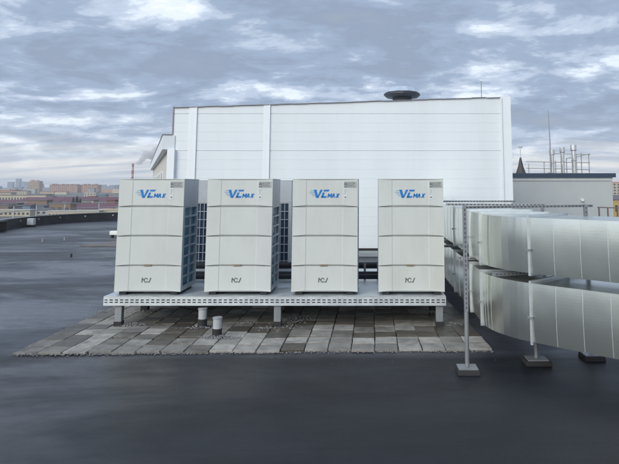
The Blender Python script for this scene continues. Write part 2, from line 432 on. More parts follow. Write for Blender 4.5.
def offset_line(p, d):
    r = []
    for i in range(len(p)):
        a = Vector(p[max(i-1,0)]); b = Vector(p[min(i+1,len(p)-1)]); t = (b-a).normalized()
        r.append((p[i][0] + t.y*d, p[i][1] - t.x*d))      # positive = towards the roof's inside
    return r
def ribbon(mb, p, d0, d1, z0, z1):
    a = offset_line(p, d0); b = offset_line(p, d1); n = len(p)
    vs = [(x,y,z0) for x,y in a]+[(x,y,z0) for x,y in b]+[(x,y,z1) for x,y in b]+[(x,y,z1) for x,y in a]
    fs = []
    for i in range(n-1):
        for q in range(4):
            q2 = (q+1) % 4
            fs.append((q*n+i, q2*n+i, q2*n+i+1, q*n+i+1))
    fs += [(0, 3*n, 2*n, n), (n-1, 2*n-1, 3*n-1, 4*n-1)]
    mb.face_set(vs, fs)
pw = empty('parapet_wall', (0,0,0), 'low dark curved parapet wall round the far left edge of the roof', 'wall')
m = MB(); ribbon(m, cs, 0.0, 0.28, 0.003, 0.46); m.build('wall_face', M['parapet'], pw)
m = MB(); ribbon(m, cs, -0.03, 0.32, 0.463, 0.49); m.build('coping', mat('coping_sheet', (0.20,0.22,0.23), 0.5, metal=0.3), pw)
m = MB(); ribbon(m, cs, 0.28, 0.42, 0.003, 0.09); m.build('base_fillet', M['parapet'], pw)
arc = [0]
for i in range(1, len(cs)): arc.append(arc[-1] + (Vector(cs[i])-Vector(cs[i-1])).length)
def along(s, d=0.14):
    p = offset_line(cs, d)
    for i in range(1, len(cs)):
        if arc[i] >= s:
            f = (s-arc[i-1])/(arc[i]-arc[i-1])
            a, b = Vector(p[i-1]), Vector(p[i]); v = a.lerp(b, f); t = (b-a).normalized()
            return v, t
s = 34.0; step = 1.75
while s < arc[-1]-6:
    v, t = along(s, 0.29); nrm = Vector((t.y, -t.x))
    mb = MB(); c = Vector((v.x, v.y, 0.33)); 
    mb.bar((v.x, v.y, 0.28), (v.x+nrm.x*0.0, v.y+nrm.y*0.0, 0.36), 0.06, 0.08)
    mb.build('bracket', M['rail'], pw); s += step
rl = empty('roof_railing', (0,0,0), 'thin grey railing along the top of the curved parapet', 'railing')
s = 30.0
while s < arc[-1]-3:
    v, t = along(s, 0.14)
    MB().bar((v.x, v.y, 0.49), (v.x, v.y, 1.08), 0.035).build('post', M['rail'], rl); s += 2.2
pts = offset_line(cs, 0.14)
k0 = next(i for i in range(len(arc)) if arc[i] > 29)
for zz in (1.08, 0.80):
    MB().tube([(x, y, zz) for x, y in pts[k0:]], 0.018, 6).build('rail', M['rail'], rl)

# ------------------------------------------------------------------ white building
def rect_wall(name, parent, x0, x1, y, z0, ztl, ztr, m, step, strong=()):
    """profiled wall facing -Y: shallow grooves, top edge sloping from ztl to ztr"""
    mb = MB(); zs = []; z = z0
    rows = []
    while z + step < min(ztl, ztr):
        rows.append((z, z+step)); z += step
    for a, b in rows:
        gq = 0.02 if any(abs(b-q) < step/2 for q in strong) else 0.006
        dp = 0.02 if gq > 0.01 else 0.005
        mb.face_set([(x0,y,a),(x1,y,a),(x1,y,b-gq),(x0,y,b-gq)], [(0,1,2,3)])
        mb.face_set([(x0,y,b-gq),(x1,y,b-gq),(x1,y+dp,b-gq/2),(x0,y+dp,b-gq/2),(x0,y,b),(x1,y,b)], [(0,1,2,3),(3,2,5,4)])
    mb.face_set([(x0,y,z),(x1,y,z),(x1,y,ztr),(x0,y,ztl)], [(0,1,2,3)])
    return mb.build(name, m, parent)
BD = 18.5
pl = at(174.3, 107.5, BD); pr = at(511, 97, BD); zg = 0.0
X0, X1 = pl.x, at(510.5, 150, BD).x
ZL, ZR = pl.z, pr.z
bw = empty('white_building', ((X0+X1)/2, BD, 0), 'large white metal-panel plant building with gently sloping top edge', 'building')
bw.location = (0,0,0)
zstrong = at(300, 150.4, BD).z
stepz = (at(300, 141.1, BD).z - zstrong)
z0 = zstrong - stepz*math.floor(zstrong/stepz)
rect_wall('front_wall', bw, X0, X1, BD, z0-stepz, ZL, ZR, M['wall_white'], stepz, (zstrong, zstrong+4*stepz*1.0))
m = MB(); m.face_set([(X0,BD+.03,0),(X1,BD+.03,0),(X1,BD+.03,ZR),(X0,BD+.03,ZL),(X0,BD+14,0),(X1,BD+14,0),(X1,BD+14,ZR-.4),(X0,BD+14,ZL-.4)],
    [(1,5,6,2),(5,4,7,6),(4,0,3,7),(3,2,6,7)]); m.build('side_wall', M['wall_white'], bw)
m = MB().box(X0, X1, BD-0.12, BD-0.002, 0.003, 0.22); m.build('base_upstand', M['black'], bw)
def zt(x): return ZL + (ZR-ZL)*(x-X0)/(X1-X0)
for pa, pb in ((188.5, 195.2), (263.6, 268.8)):
    xa, xb = at(pa, 150, BD).x, at(pb, 150, BD).x
    m = MB().box(xa, xb, BD-0.03, BD-0.002, 0.22, zt(xa)-0.01)
    m.box(xa-0.02, xa-0.001, BD-0.018, BD-0.002, 0.22, zt(xa)-0.01); m.box(xb+0.001, xb+0.025, BD-0.045, BD-0.002, 0.22, zt(xb)-0.01)
    m.build('cover_strip', M['trim_white'], bw)
xa = at(502.5, 150, BD).x
m = MB().box(xa, X1+0.03, BD-0.05, BD-0.002, 0.22, ZR+0.01); m.box(xa-0.04, xa-0.001, BD-0.09, BD-0.002, 0.22, ZR-0.02)
m.build('corner_trim', M['trim_white'], bw)
m = MB()
n = 22
for i in range(n):
    a = X0 + (xa-X0)*i/n; b = X0 + (xa-X0)*(i+1)/n; j = random.uniform(-0.010, 0.008)
    m.face_set([(a,BD-.05,zt(a)-.004+j),(b,BD-.05,zt(b)-.004+j),(b,BD-.05,zt(b)+.012+j),(a,BD-.05,zt(a)+.012+j),(a,BD+.2,zt(a)+.012+j),(b,BD+.2,zt(b)+.012+j)],
        [(0,1,2,3),(3,2,5,4)])
m.build('roof_edge', M['trim_brown'], bw)
m = MB().box(X0-0.035, X0-0.002, BD-0.03, BD+0.1, at(172, 137, BD).z, ZL+0.03); m.build('edge_flashing', M['trim_brown'], bw)

# roof fan on the white building
fc = at(402, 101, 19.6); 
rf = empty('roof_fan', (fc.x, 19.6, zt(fc.x)+0.10), 'mushroom-shaped dark roof fan with pale blue cowl on top of the white building', 'roof fan')
MB().lathe([(0.33,0.0),(0.33,0.16),(0.30,0.16)], 8, phase=R(22.5)).build('curb', M['fan_dark'], rf)
MB().lathe([(0.36,0.13),(0.52,0.15),(0.60,0.22),(0.59,0.27),(0.50,0.30)], 16).build('louver_ring', M['fan_dark'], rf)
MB().lathe([(0.55,0.302),(0.53,0.33),(0.40,0.47),(0.30,0.48)], 10).build('cowl', M['fan_top'], rf)
# rod on the white building
a = at(481.5, 97.5, 19.2); b = at(481, 81, 19.2)
am = empty('antenna_rod', (a.x, 19.2, a.z-0.08), 'short thin white rod standing on the roof edge of the white building', 'antenna')
MB().tube([(0,0,0),(0,0,b.z-a.z+0.08)], 0.014, 8).build('rod', M['steel_dull'], am)
MB().box(-0.025,0.025,-0.025,0.025,b.z-a.z+0.082,b.z-a.z+0.13).build('tip', M['trim_white'], am)

# angled wing at the left end with a long canopy
wd = Vector((-0.354, 0.935, 0)); wn_ = Vector((-0.935, -0.354, 0))     # along the wing, outward normal
base = Vector((X0-0.12, BD-0.10, 0))
wg = empty('side_wing', (0,0,0), 'pale side wing with overhanging canopy and small windows behind the white building', 'building')
def wp(s, o, z): q = base + wd*s + wn_*o; return (q.x, q.y, z)
zt1 = at(168, 135.3, BD).z; zb1 = at(168, 149.5, BD).z
ov = 0.15
MB().box(X0-0.12, X0+0.10, BD-0.13, BD+0.25, 0, at(168, 149.5, BD).z-0.003).build('end_wall', M['trim_white'], wg)
def skew(mb, s0, s1, o0, o1, z0, z1):
    vs = [wp(s0,o0,z0),wp(s0,o1,z0),wp(s1,o1,z0),wp(s1,o0,z0),wp(s0,o0,z1),wp(s0,o1,z1),wp(s1,o1,z1),wp(s1,o0,z1)]
    return mb.face_set(vs, [(0,1,2,3),(7,6,5,4),(4,5,1,0),(5,6,2,1),(6,7,3,2),(7,4,0,3)])
skew(MB(), 0, 26, -0.20, ov, zb1, zt1).build('canopy', M['trim_white'], wg)
skew(MB(), -0.02, 26, -0.1, ov+0.02, zt1+0.002, zt1+0.03).build('canopy_edge', M['trim_brown'], wg)
skew(MB(), 0.45, 26, -0.25, -0.03, 0, zb1-0.004).build('wall', M['wall_cream'], wg)
for k in range(6):
    s0 = 4.5 + k*3.2
    w = skew(MB(), s0, s0+1.5, -0.03, 0.0, zb1-1.35, zb1-0.55).build('window', M['trim_white'], wg)
    skew(MB(), s0+0.1, s0+1.4, 0.002, 0.01, zb1-1.27, zb1-0.63).build('pane', M['glass'], w)

# ------------------------------------------------------------------ grey building on the right
GD = 30.0
gx0, gx1 = at(505, 190, GD).x, at(612.5, 190, GD).x
gz = at(560, 177.3, GD).z; gz2 = at(560, 173.2, GD).z
gb = empty('grey_building', (0,0,0), 'long low grey rendered building with navy roof edge on the right', 'building')
MB().box(gx0, gx1, GD, GD+9, 0, gz-0.17).build('wall', M['grey_wall'], gb)
MB().box(gx0, gx1+0.02, GD-0.04, GD+9.04, gz-0.165, gz-0.003).build('frieze', M['grey_pale'], gb)
MB().box(gx0, gx1+0.15, GD-0.14, GD+9.1, gz, gz2).build('roof_edge', M['navy'], gb)
v = at(582, 200, GD)
MB().tube([(v.x,GD-0.002,v.z),(v.x,GD-0.12,v.z)], 0.07, 10).build('vent', M['white_box'], gb)

# flues, rod, scaffold rails on the grey building
FZ = gz2
for px, top, w, lab in ((551.8, 150, 4.6, 'shortest and leftmost polished metal flue on the grey building roof'),
                        (562.0, 147.2, 4.6, 'middle polished metal flue on the grey building roof'),
                        (573.2, 144.8, 5.4, 'tallest and rightmost polished metal flue on the grey building roof')):
    D = 33.5; p = at(px, top, D); r = w/2*D/F_PX
    fl = empty('flue', (p.x, D, FZ), lab, 'flue', 'polished flues on the grey building')
    h = p.z-FZ
    MB().lathe([(r*0.82,0),(r*0.82,h*0.98)], 20).build('pipe', M['flue'], fl, smooth=False)
    MB().lathe([(r*1.1,h*0.80),(r*1.15,h*0.82),(r*1.15,h*0.985),(r*1.05,h)], 20).build('cap', M['flue'], fl)
    MB().lathe([(r*0.95,h*0.45),(r*0.95,h*0.47)], 20).build('collar', M['steel_dull'], fl)
p0 = at(551, 174, 32); p1 = at(550.3, 110, 32)
lr = empty('lightning_rod', (p0.x, 32, FZ), 'tall thin dark lightning rod beside the leftmost flue', 'lightning rod')
h = p1.z-FZ
MB().tube([(0,0,0),(0,0,h*0.55),(-0.03,0,h)], [0.045,0.03,0.014], 8).build('mast', M['steel_dull'], lr)
MB().box(-0.12,0.12,-0.12,0.12,0,0.08).build('base', M['conc'], lr)
sf = empty('roof_railing', (0,0,0), 'light metal guard railing around the flues on the grey building', 'railing')
D = 35.0
for px, pt in ((529,163.5),(544.5,161.5),(556,160.5),(567,159),(577,154),(582,152.5),(589.5,153.5)):
    a = at(px, 175, D); b = at(px, pt, D)
    MB().bar((a.x,D,FZ-0.001),(a.x,D,b.z), 0.045).build('post', M['rail'], sf)
for x0_, y0_, x1_, y1_ in ((526,161.6,589.8,162.6),(526,168,589.8,169.6),(549,153.6,590,154.2)):
    a = at(x0_, y0_, D-0.05); b = at(x1_, y1_, D-0.05)
    MB().tube([a, b], 0.026, 6).build('rail', M['rail'], sf)
a = at(566, 158.5, D-.1); b = at(590, 153.8, D-.1)
MB().tube([a, b], 0.03, 6).build('brace', M['rail'], sf)

# turret with a pointed roof far behind
D = 90.0
p = at(521, 176, D); t = at(521, 157.5, D); q = at(521, 147.5, D)
tu = empty('turret', (p.x, D, CITY), 'pointed dark turret roof with a finial beyond the grey building', 'turret')
MB().lathe([(0.95,0),(0.95,p.z-CITY-0.4)], 8).build('shaft', M['wall_cream'], tu)
hz_ = p.z-CITY-0.4
MB().lathe([(1.15,hz_),(0.75,hz_+0.8),(0.38,hz_+1.9),(0.12,t.z-CITY)], 8).build('spire', M['dark_roof'], tu)
MB().tube([(0,0,t.z-CITY),(0,0,q.z-CITY)], 0.05, 6).build('finial', M['rail'], tu)
MB().box(-0.28,0.35,-0.02,0.02,q.z-CITY-0.1,q.z-CITY+0.15).build('weather_vane', M['rail'], tu)

# brown handrail in front of the grey building's right end
br = empty('handrail', (0,0,0), 'short brown handrail in front of the right end of the grey building', 'railing')
D = 25.0
for px in (599.2, 608, 617.5, 627, 637):
    a = at(px, 213.5, D); b = at(px, 207.3, D)
    MB().bar((a.x,D,0),(a.x,D,b.z), 0.05).build('post', M['rail_brown'], br)
a = at(597.5, 207.3, D); b = at(640, 208.6, D)
MB().bar(a, b, 0.045, 0.045).build('rail', M['rail_brown'], br)

# ------------------------------------------------------------------ outdoor units
UW, UD, UH = 0.98, 0.78, 1.71
def crease_panel(z0, z1):
    """moulded front panel: raised wings, a centre field set back, wedge bevels top and bottom"""
    xs = [0.0, 0.03, 0.12, 0.200, 0.212, 0.748, 0.760, 0.86, 0.95, UW]
    def wedge(x):
        d = min(x, UW-x); return 0.002 + 0.022*min(1.0, max(0.0, d)/0.20)
    def yc(x): return 0.006 if 0.205 < x < 0.755 else 0.0
    v = []; 
    for x in xs: v.append((x, 0.030, z0))
    for x in xs: v.append((x, yc(x), z0+wedge(x)*0.85))
    for x in xs: v.append((x, yc(x), z1-wedge(x)*0.45))
    for x in xs: v.append((x, 0.030, z1))
    n = len(xs); f = [(r*n+i, r*n+i+1, (r+1)*n+i+1, (r+1)*n+i) for r in range(3) for i in range(n-1)]
    f += [(0, n, 2*n, 3*n), (n-1, 4*n-1, 3*n-1, 2*n-1)]
    return MB().face_set(v, f)
def poly_plate(name, polys, y, m, parent, depth=0.003):
    mb = MB()
    for p in polys: mb.prism_y(p, y-depth, y)
    return mb.build(name, m, parent)
def guard(mb, horizontal, p, q, z0, z1, ncols, zs, t=0.010):
    """wire guard between plan points p and q"""
    for z in zs: mb.bar((p[0],p[1],z),(q[0],q[1],z), t, t)
    for k in range(ncols+1):
        f = k/ncols; x = p[0]+(q[0]-p[0])*f; y = p[1]+(q[1]-p[1])*f
        mb.bar((x,y,z0),(x,y,z1), t*0.9, t*0.9)

def make_unit():
    u = empty('outdoor_unit', (0,0,0), 'x', 'air conditioner', 'outdoor air-conditioning units')
    ZB = 0.045
    MB().box(0.0, UW, 0.032, UD, 1.29, UH-0.012).build('top_casing', M['paint_side_shade'], u, bevel=0.006)
    MB().box(-0.004, UW+0.004, 0.006, UD+0.004, UH-0.011, UH).build('lid', M['paint'], u, bevel=0.003)
    for x0,x1,y0,y1 in ((0.0,0.045,0.032,0.085),(UW-0.045,UW,0.032,0.085),(0.0,0.05,UD-0.06,UD),(UW-0.05,UW,UD-0.06,UD)):
        MB().box(x0,x1,y0,y1,ZB+0.05,1.289).build('corner_post', M['paint_side_shade'], u, bevel=0.004)
    MB().box(0.0, UW, 0.032, UD, ZB, ZB+0.049).build('base_tray', M['paint_side_shade'], u, bevel=0.004)
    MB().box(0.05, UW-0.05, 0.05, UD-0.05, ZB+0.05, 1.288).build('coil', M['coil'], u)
    for sx in (0.012, UW-0.012):
        mb = MB(); zs = [ZB+0.055 + k*(1.285-ZB-0.055)/8 for k in range(9)]
        guard(mb, 0, (sx,0.085), (sx,UD-0.06), ZB+0.05, 1.288, 2, zs, 0.026); mb.build('side_guard', M['guard'], u)
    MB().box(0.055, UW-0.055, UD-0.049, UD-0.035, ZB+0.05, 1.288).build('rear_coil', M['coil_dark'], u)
    mb = MB(); zs = [ZB+0.055 + k*(1.285-ZB-0.055)/8 for k in range(9)]
    guard(mb, 1, (0.05,UD-0.012), (UW-0.05,UD-0.012), ZB+0.05, 1.288, 12, zs, 0.012); mb.build('rear_guard', M['guard'], u)
    for x0 in (0.06, UW-0.16):
        MB().box(x0, x0+0.10, 0.04, UD-0.02, 0.0, ZB).build('foot_rail', M['black'], u)
    MB().box(0.02, UW-0.02, 0.031, 0.045, ZB+0.004, UH-0.02).build('panel_backing', M['groove'], u)
    zz = (ZB, 0.418, 0.424, 0.852, 0.858, 1.288, 1.294, UH-0.011)
    for k in range(4):
        p = crease_panel(zz[2*k], zz[2*k+1]).build('front_panel', M['paint'], u)
    # tan finger slot above the lowest groove
    MB().box(0.42, 0.525, 0.004, 0.020, 0.420, 0.437).build('finger_slot', M['tan'], u)
    # blue lettering: V C MAX with speed strokes
    y = 0.0059; zb, zt_ = 1.425, 1.548
    V = [[(0.318,zt_),(0.352,zb),(0.380,zb),(0.371,zb+0.052),(0.358,zt_)],
         [(0.352,zb),(0.388,zb),(0.452,zt_),(0.420,zt_),(0.371,zb+0.04)]]
    V = [[(0.315,zt_-0.002),(0.350,zb),(0.386,zb),(0.357,zt_-0.002)], [(0.366,zb+0.001),(0.3862,zb+0.001),(0.452,zt_-0.002),(0.416,zt_-0.002)]]
    Cc = [[(0.470,zt_-0.002),(0.462,zt_-0.028),(0.536,zt_-0.028),(0.556,zt_-0.002)],
          [(0.424,zb),(0.432,zb+0.026),(0.514,zb+0.026),(0.502,zb)],
          [(0.424,zb+0.001),(0.455,zb+0.001),(0.482,zb+0.080),(0.452,zb+0.080)]]
    Mx = []
    def stroke(x0,z0,x1,z1,w): 
        d = Vector((x1-x0, z1-z0)).normalized(); n_ = Vector((-d.y, d.x))*w/2
        return [(x0-n_.x,z0-n_.y),(x1-n_.x,z1-n_.y),(x1+n_.x,z1+n_.y),(x0+n_.x,z0+n_.y)]
    hm = 0.060; sh = 0.25
    def pt(x, f): return (x + sh*f*hm, zb+0.002+f*hm)
    def st(a, b, w=0.017): return stroke(a[0],a[1],b[0],b[1],w)
    x = 0.528                                                       # M
    Mx += [st(pt(x,0),pt(x,1)), st(pt(x,0.98),pt(x+0.022,0.3)), st(pt(x+0.022,0.3),pt(x+0.044,0.98)), st(pt(x+0.046,0),pt(x+0.046,1))]
    x = 0.588                                                       # A
    Mx += [st(pt(x,0),pt(x+0.018,1)), st(pt(x+0.020,1),pt(x+0.036,0)), st(pt(x+0.008,0.32),pt(x+0.032,0.32),0.008)]
    x = 0.648                                                       # X
    Mx += [st(pt(x,0),pt(x+0.040,1)), st(pt(x+0.004,1),pt(x+0.036,0))]
    def ccw(p):
        a = sum(p[i][0]*p[(i+1)%len(p)][1]-p[(i+1)%len(p)][0]*p[i][1] for i in range(len(p)))
        return p if a > 0 else list(reversed(p))
    poly_plate('brand_lettering', [ccw(p) for p in V+Cc+Mx], y, M['logo'], u)
    Sx = [[(0.262,zt_-0.010),(0.312,zt_-0.010),(0.313,zt_-0.018),(0.270,zt_-0.018)],
          [(0.245,zt_-0.034),(0.318,zt_-0.034),(0.320,zt_-0.044),(0.252,zt_-0.044)],
          [(0.268,zt_-0.060),(0.324,zt_-0.060),(0.327,zt_-0.070),(0.276,zt_-0.070)],
          [(0.292,zt_-0.085),(0.331,zt_-0.085),(0.334,zt_-0.094),(0.298,zt_-0.094)]]
    poly_plate('speed_strokes', [ccw(p) for p in Sx], y, M['logo_pale'], u)
    # small grey mark on the lowest panel
    G = []
    zc_ = 0.215; hh = 0.034; cx_ = 0.47
    G += [stroke(cx_-0.066,zc_-hh,cx_-0.062,zc_+hh,0.014), stroke(cx_-0.060,zc_+hh*0.8,cx_-0.036,zc_-0.004,0.012)]
    ring = [(math.cos(a)*0.026+cx_-0.008, math.sin(a)*0.031+zc_) for a in [R(20+45*k) for k in range(8)]]
    for k in range(7): G.append(stroke(*ring[k], *ring[k+1], 0.012))
    G += [stroke(cx_+0.022,zc_-hh+0.006,cx_+0.046,zc_-hh+0.006,0.012), stroke(cx_+0.040,zc_-hh+0.004,cx_+0.066,zc_+hh,0.014)]
    poly_plate('small_mark', [ccw(p) for p in G], y, M['mark'], u)
    # data labels on the right wing of the top panel
    lab_mb = MB().box(0.772, 0.965, -0.003, -0.0005, 1.575, 1.668)
    mb = MB()
    for k in range(6):
        zq = 1.655-0.013*k
        x = 0.778
        while x < 0.955:
            w = random.uniform(0.008, 0.035)
            if x+w < 0.96 and not (0.822 < x < 0.83): mb.box(x, x+w, -0.0045, -0.0032, zq-0.003, zq+0.003)
            x += w+0.006
    mb.box(0.776, 0.815, -0.0045, -0.0032, 1.58, 1.592); mb.box(0.776,0.818,-0.0046,-0.0033,1.622,1.636)
    build_multi('data_label', [(lab_mb, M['sticker2']), (mb, M['mark'])], u)
    lab_mb = MB().box(0.770, 0.822, -0.003, -0.0005, 1.40, 1.572)
    mb = MB()
    for k in range(5): mb.box(0.778, 0.778+0.035-0.004*k, -0.0045, -0.0032, 1.545-0.017*k, 1.549-0.017*k)
    mb.box(0.782, 0.806, -0.0045, -0.0032, 1.425, 1.442)
    build_multi('energy_sticker', [(lab_mb, M['sticker']), (mb, M['mark'])], u)
    return u
proto = make_unit()
DZ = 0.468
FY = 9.20
def unit_x(px): return at(px, 240, FY).x
ux = [unit_x(116.6), unit_x(205.9), unit_x(292.0), unit_x(378.4)]
lab = ['front-row white air conditioner at the left end of the platform, nearest the open roof',
       'front-row white air conditioner second from the left on the platform',
       'front-row white air conditioner third from the left on the platform',
       'front-row white air conditioner at the right end of the platform, next to the ducts']
for i, x in enumerate(ux):
    o = proto if i == 0 else copy_tree(proto)
    o.location = (x, FY, DZ+0.001); o['label'] = lab[i]; o['group'] = 'air conditioners in the front row'
lab2 = ['back-row air conditioner seen between the first and second front units', 
        'back-row air conditioner seen between the second and third front units',
        'back-row air conditioner hidden almost wholly behind the third front unit']
for i in range(2):
    o = copy_tree(proto); o.location = (ux[i]+UW-0.10+0.02, 11.25+UD, DZ+0.001); o.rotation_euler = (0,0,math.pi)
    o['label'] = lab2[i]; o['group'] = 'air conditioners in the back row'
# rotated by 180 degrees, so their coils face the front row
for o in [q for q in C.objects if q.get('group') == 'air conditioners in the back row']:
    o.location.x += 0.10

# ------------------------------------------------------------------ steel platform
PX0, PX1 = at(103.5, 299, 9.1).x, at(446, 299, 9.1).x
PY0, PY1 = 9.1, 12.6
pf = empty('steel_platform', ((PX0+PX1)/2, PY0, 0), 'long galvanised steel platform with slotted front edge carrying the air conditioners', 'platform')
ox = -(PX0+PX1)/2; oy = -PY0
def S(mb):
    mb.v = [(x+ox, y+oy, z) for x, y, z in mb.v]; return mb
S(MB().box(PX0, PX1, PY0+0.004, PY1, DZ-0.008, DZ)).build('deck_plate', M['zinc'], pf)
# slotted front channel: real slots cut through a thin plate
def slotted(x0, x1, z0, z1, y, th, pitch=0.075, rows=2):
    mb = MB(); n = int((x1-x0)/pitch); pitch = (x1-x0)/n
    hz = [z0]; rh = (z1-z0)/(rows)
    for r in range(rows):
        c = z0+rh*(r+0.5) + (0.012 if r == 0 else -0.012); hz += [c-0.0075, c+0.0075]
    hz.append(z1)
    for i in range(n):
        a = x0+i*pitch; b = a+pitch
        for j in range(len(hz)-1):
            zz0, zz1 = hz[j], hz[j+1]
            if j % 2 == 0:
                mb.face_set([(a,y,zz0),(b,y,zz0),(b,y,zz1),(a,y,zz1)], [(0,1,2,3)])
            else:
                s0 = a+0.014; s1 = b-0.014
                mb.face_set([(a,y,zz0),(s0,y,zz0),(s0,y,zz1),(a,y,zz1)], [(0,1,2,3)])
                mb.face_set([(s1,y,zz0),(b,y,zz0),(b,y,zz1),(s1,y,zz1)], [(0,1,2,3)])
                mb.face_set([(s0,y,zz0),(s1,y,zz0),(s1,y,zz1),(s0,y,zz1),(s0,y+th,zz0),(s1,y+th,zz0),(s1,y+th,zz1),(s0,y+th,zz1)],
                            [(0,4,5,1),(1,5,6,2),(2,6,7,3),(3,7,4,0)])
    return mb
ZF0, ZF1 = DZ-0.125, DZ-0.009
S(slotted(PX0, PX1, ZF0, ZF1, PY0, 0.004)).build('slotted_edge', M['zinc'], pf)
S(MB().box(PX0+0.002, PX1-0.002, PY0+0.03, PY0+0.04, ZF0+0.004, ZF1)).build('channel_web', M['slot'], pf)
S(MB().box(PX0, PX1, PY0+0.001, PY0+0.05, ZF0-0.006, ZF0)).build('edge_lip', M['zinc'], pf)
for x0 in (PX0+0.001, PX1-0.051):
    S(MB().box(x0, x0+0.05, PY0+0.051, PY1, ZF0, ZF1)).build('side_channel', M['zinc'], pf)
for yy in (10.15, 11.1, 12.5):
    S(MB().box(PX0+0.06, PX1-0.06, yy, yy+0.05, ZF0, ZF1)).build('cross_beam', M['zinc'], pf)
for k in range(14):
    x = PX0 + 0.2 + k*(PX1-PX0-0.4)/13
    S(MB().tube([(x,PY0+0.002,ZF0+0.062+random.choice((0,0.0))),(x,PY0-0.006,ZF0+0.062)], 0.007, 6)).build('bolt', M['steel_dull'], pf)
legs = [at(118.5,327,9.2).x, at(277.5,330,9.2).x, at(439.5,327,9.2).x]
for x in legs:
    lg = S(MB().box(x-0.052, x+0.052, PY0+0.055, PY0+0.155, 0.07, ZF0-0.02)).build('leg', M['steel_dull'], pf, bevel=0.006)
    S(MB().box(x-0.075, x+0.075, PY0+0.052, PY0+0.165, ZF0-0.0195, ZF0-0.007)).build('head_plate', M['steel_dull'], lg)
    S(MB().box(x-0.056, x+0.056, PY0+0.051, PY0+0.159, 0.030, 0.10)).build('foot', M['black'], lg)
for x in (at(146,312,10.3).x, at(289,312,10.3).x, at(432,312,10.3).x):
    lg = S(MB().box(x-0.052, x+0.052, 10.20, 10.30, 0.12, ZF0-0.002)).build('leg', M['steel_dull'], pf, bevel=0.006)
    S(MB().box(x-0.056, x+0.056, 10.196, 10.304, 0.030, 0.13)).build('foot', M['black'], lg)
for x in (PX0+0.3, PX0+2.6, PX1-0.3):
    lg = S(MB().box(x-0.05, x+0.05, 12.4, 12.49, 0.12, ZF0-0.002)).build('leg', M['steel_dull'], pf)
    S(MB().box(x-0.06, x+0.06, 12.39, 12.5, 0.0, 0.12)).build('foot', M['black'], lg)

# refrigerant pipes between the rows
rpz = empty('refrigerant_pipes', (0,0,0), 'black insulated refrigerant pipes running between the two rows of units', 'pipes')
x0p, x1p = PX0+0.3, ux[3]+0.5
MB().tube([(x0p,10.45,DZ+0.09),(x1p,10.45,DZ+0.09)], 0.045, 12).build('pipe', M['insul'], rpz, smooth=True)
MB().tube([(x0p,10.62,DZ+0.12),(x1p,10.62,DZ+0.12)], 0.030, 12).build('pipe', M['insul'], rpz, smooth=True)
MB().tube([(x0p,10.85,DZ+0.22),(x1p+0.3,10.85,DZ+0.22)], 0.055, 12).build('pipe', M['insul'], rpz, smooth=True)
for x in (ux[0]+1.1, ux[1]+1.1, ux[2]+1.07, ux[2]+1.3):
    MB().bar((x,10.75,DZ+0.002),(x,10.75,DZ+0.26),0.04).build('pipe_stand', M['steel_dull'], rpz)
# cable tray behind, seen through the gap
ct = empty('cable_tray', (0,0,0), 'galvanised cable tray on short legs behind the air conditioners', 'cable tray')
mb = MB(); mb.box(-2.2, 1.3, 13.4, 13.42, 0.55, 0.64); mb.box(-2.2, 1.3, 13.7, 13.72, 0.55, 0.64)
k = -2.15
while k < 1.3: mb.box(k, k+0.03, 13.42, 13.7, 0.55, 0.57); k += 0.28
mb.build('tray', M['zinc'], ct)
for x in (-1.8, -0.35, 0.9): MB().box(x, x+0.05, 13.5, 13.55, 0.0, 0.549).build('leg', M['steel_dull'], ct)

# sagging brace cable under the platform
a = at(157, 306, 9.6); b = at(198, 322, 9.9)
pts = []
for k in range(9):
    f = k/8; q = Vector((a.x, 9.6, 0.36)).lerp(Vector((b.x, 9.9, 0.10)), f); q.z -= 0.02*math.sin(math.pi*f); pts.append(q)
tag(MB().tube(pts, 0.008, 6).build('cable', M['black']), 'thin black cable slanting down under the left half of the platform', 'cable')

# vent stubs with gravel around them
def vent(px, D, h, r, lab):
    x = at(px, 325, D).x
    v = empty('vent_stub', (x, D, 0.031), lab, 'vent pipe', 'short vent pipes through the paving')
    MB().lathe([(r*1.12,0),(r*1.12,h*0.42),(r*1.02,h*0.43)], 20).build('rubber_boot', M['black'], v, smooth=False)
    MB().lathe([(r,h*0.43),(r,h*0.9),(r*1.08,h*0.9),(r*1.08,h*0.94),(r,h*0.94)], 20).build('pipe', mat('grey_pipe', (0.36,0.38,0.39), 0.6, var=0.1, scale=8), v)
    MB().lathe([(r*1.15,h*0.945),(r*1.2,h*0.965),(r*1.1,h)], 20).build('cap', M['steel_dull'], v)
    return x
vx1 = vent(202.3, 9.12, 0.275, 0.060, 'grey vent stub with black boot just under the platform edge')
vx2 = vent(217.3, 8.55, 0.26, 0.058, 'grey vent stub with black boot standing clear in front of the platform')

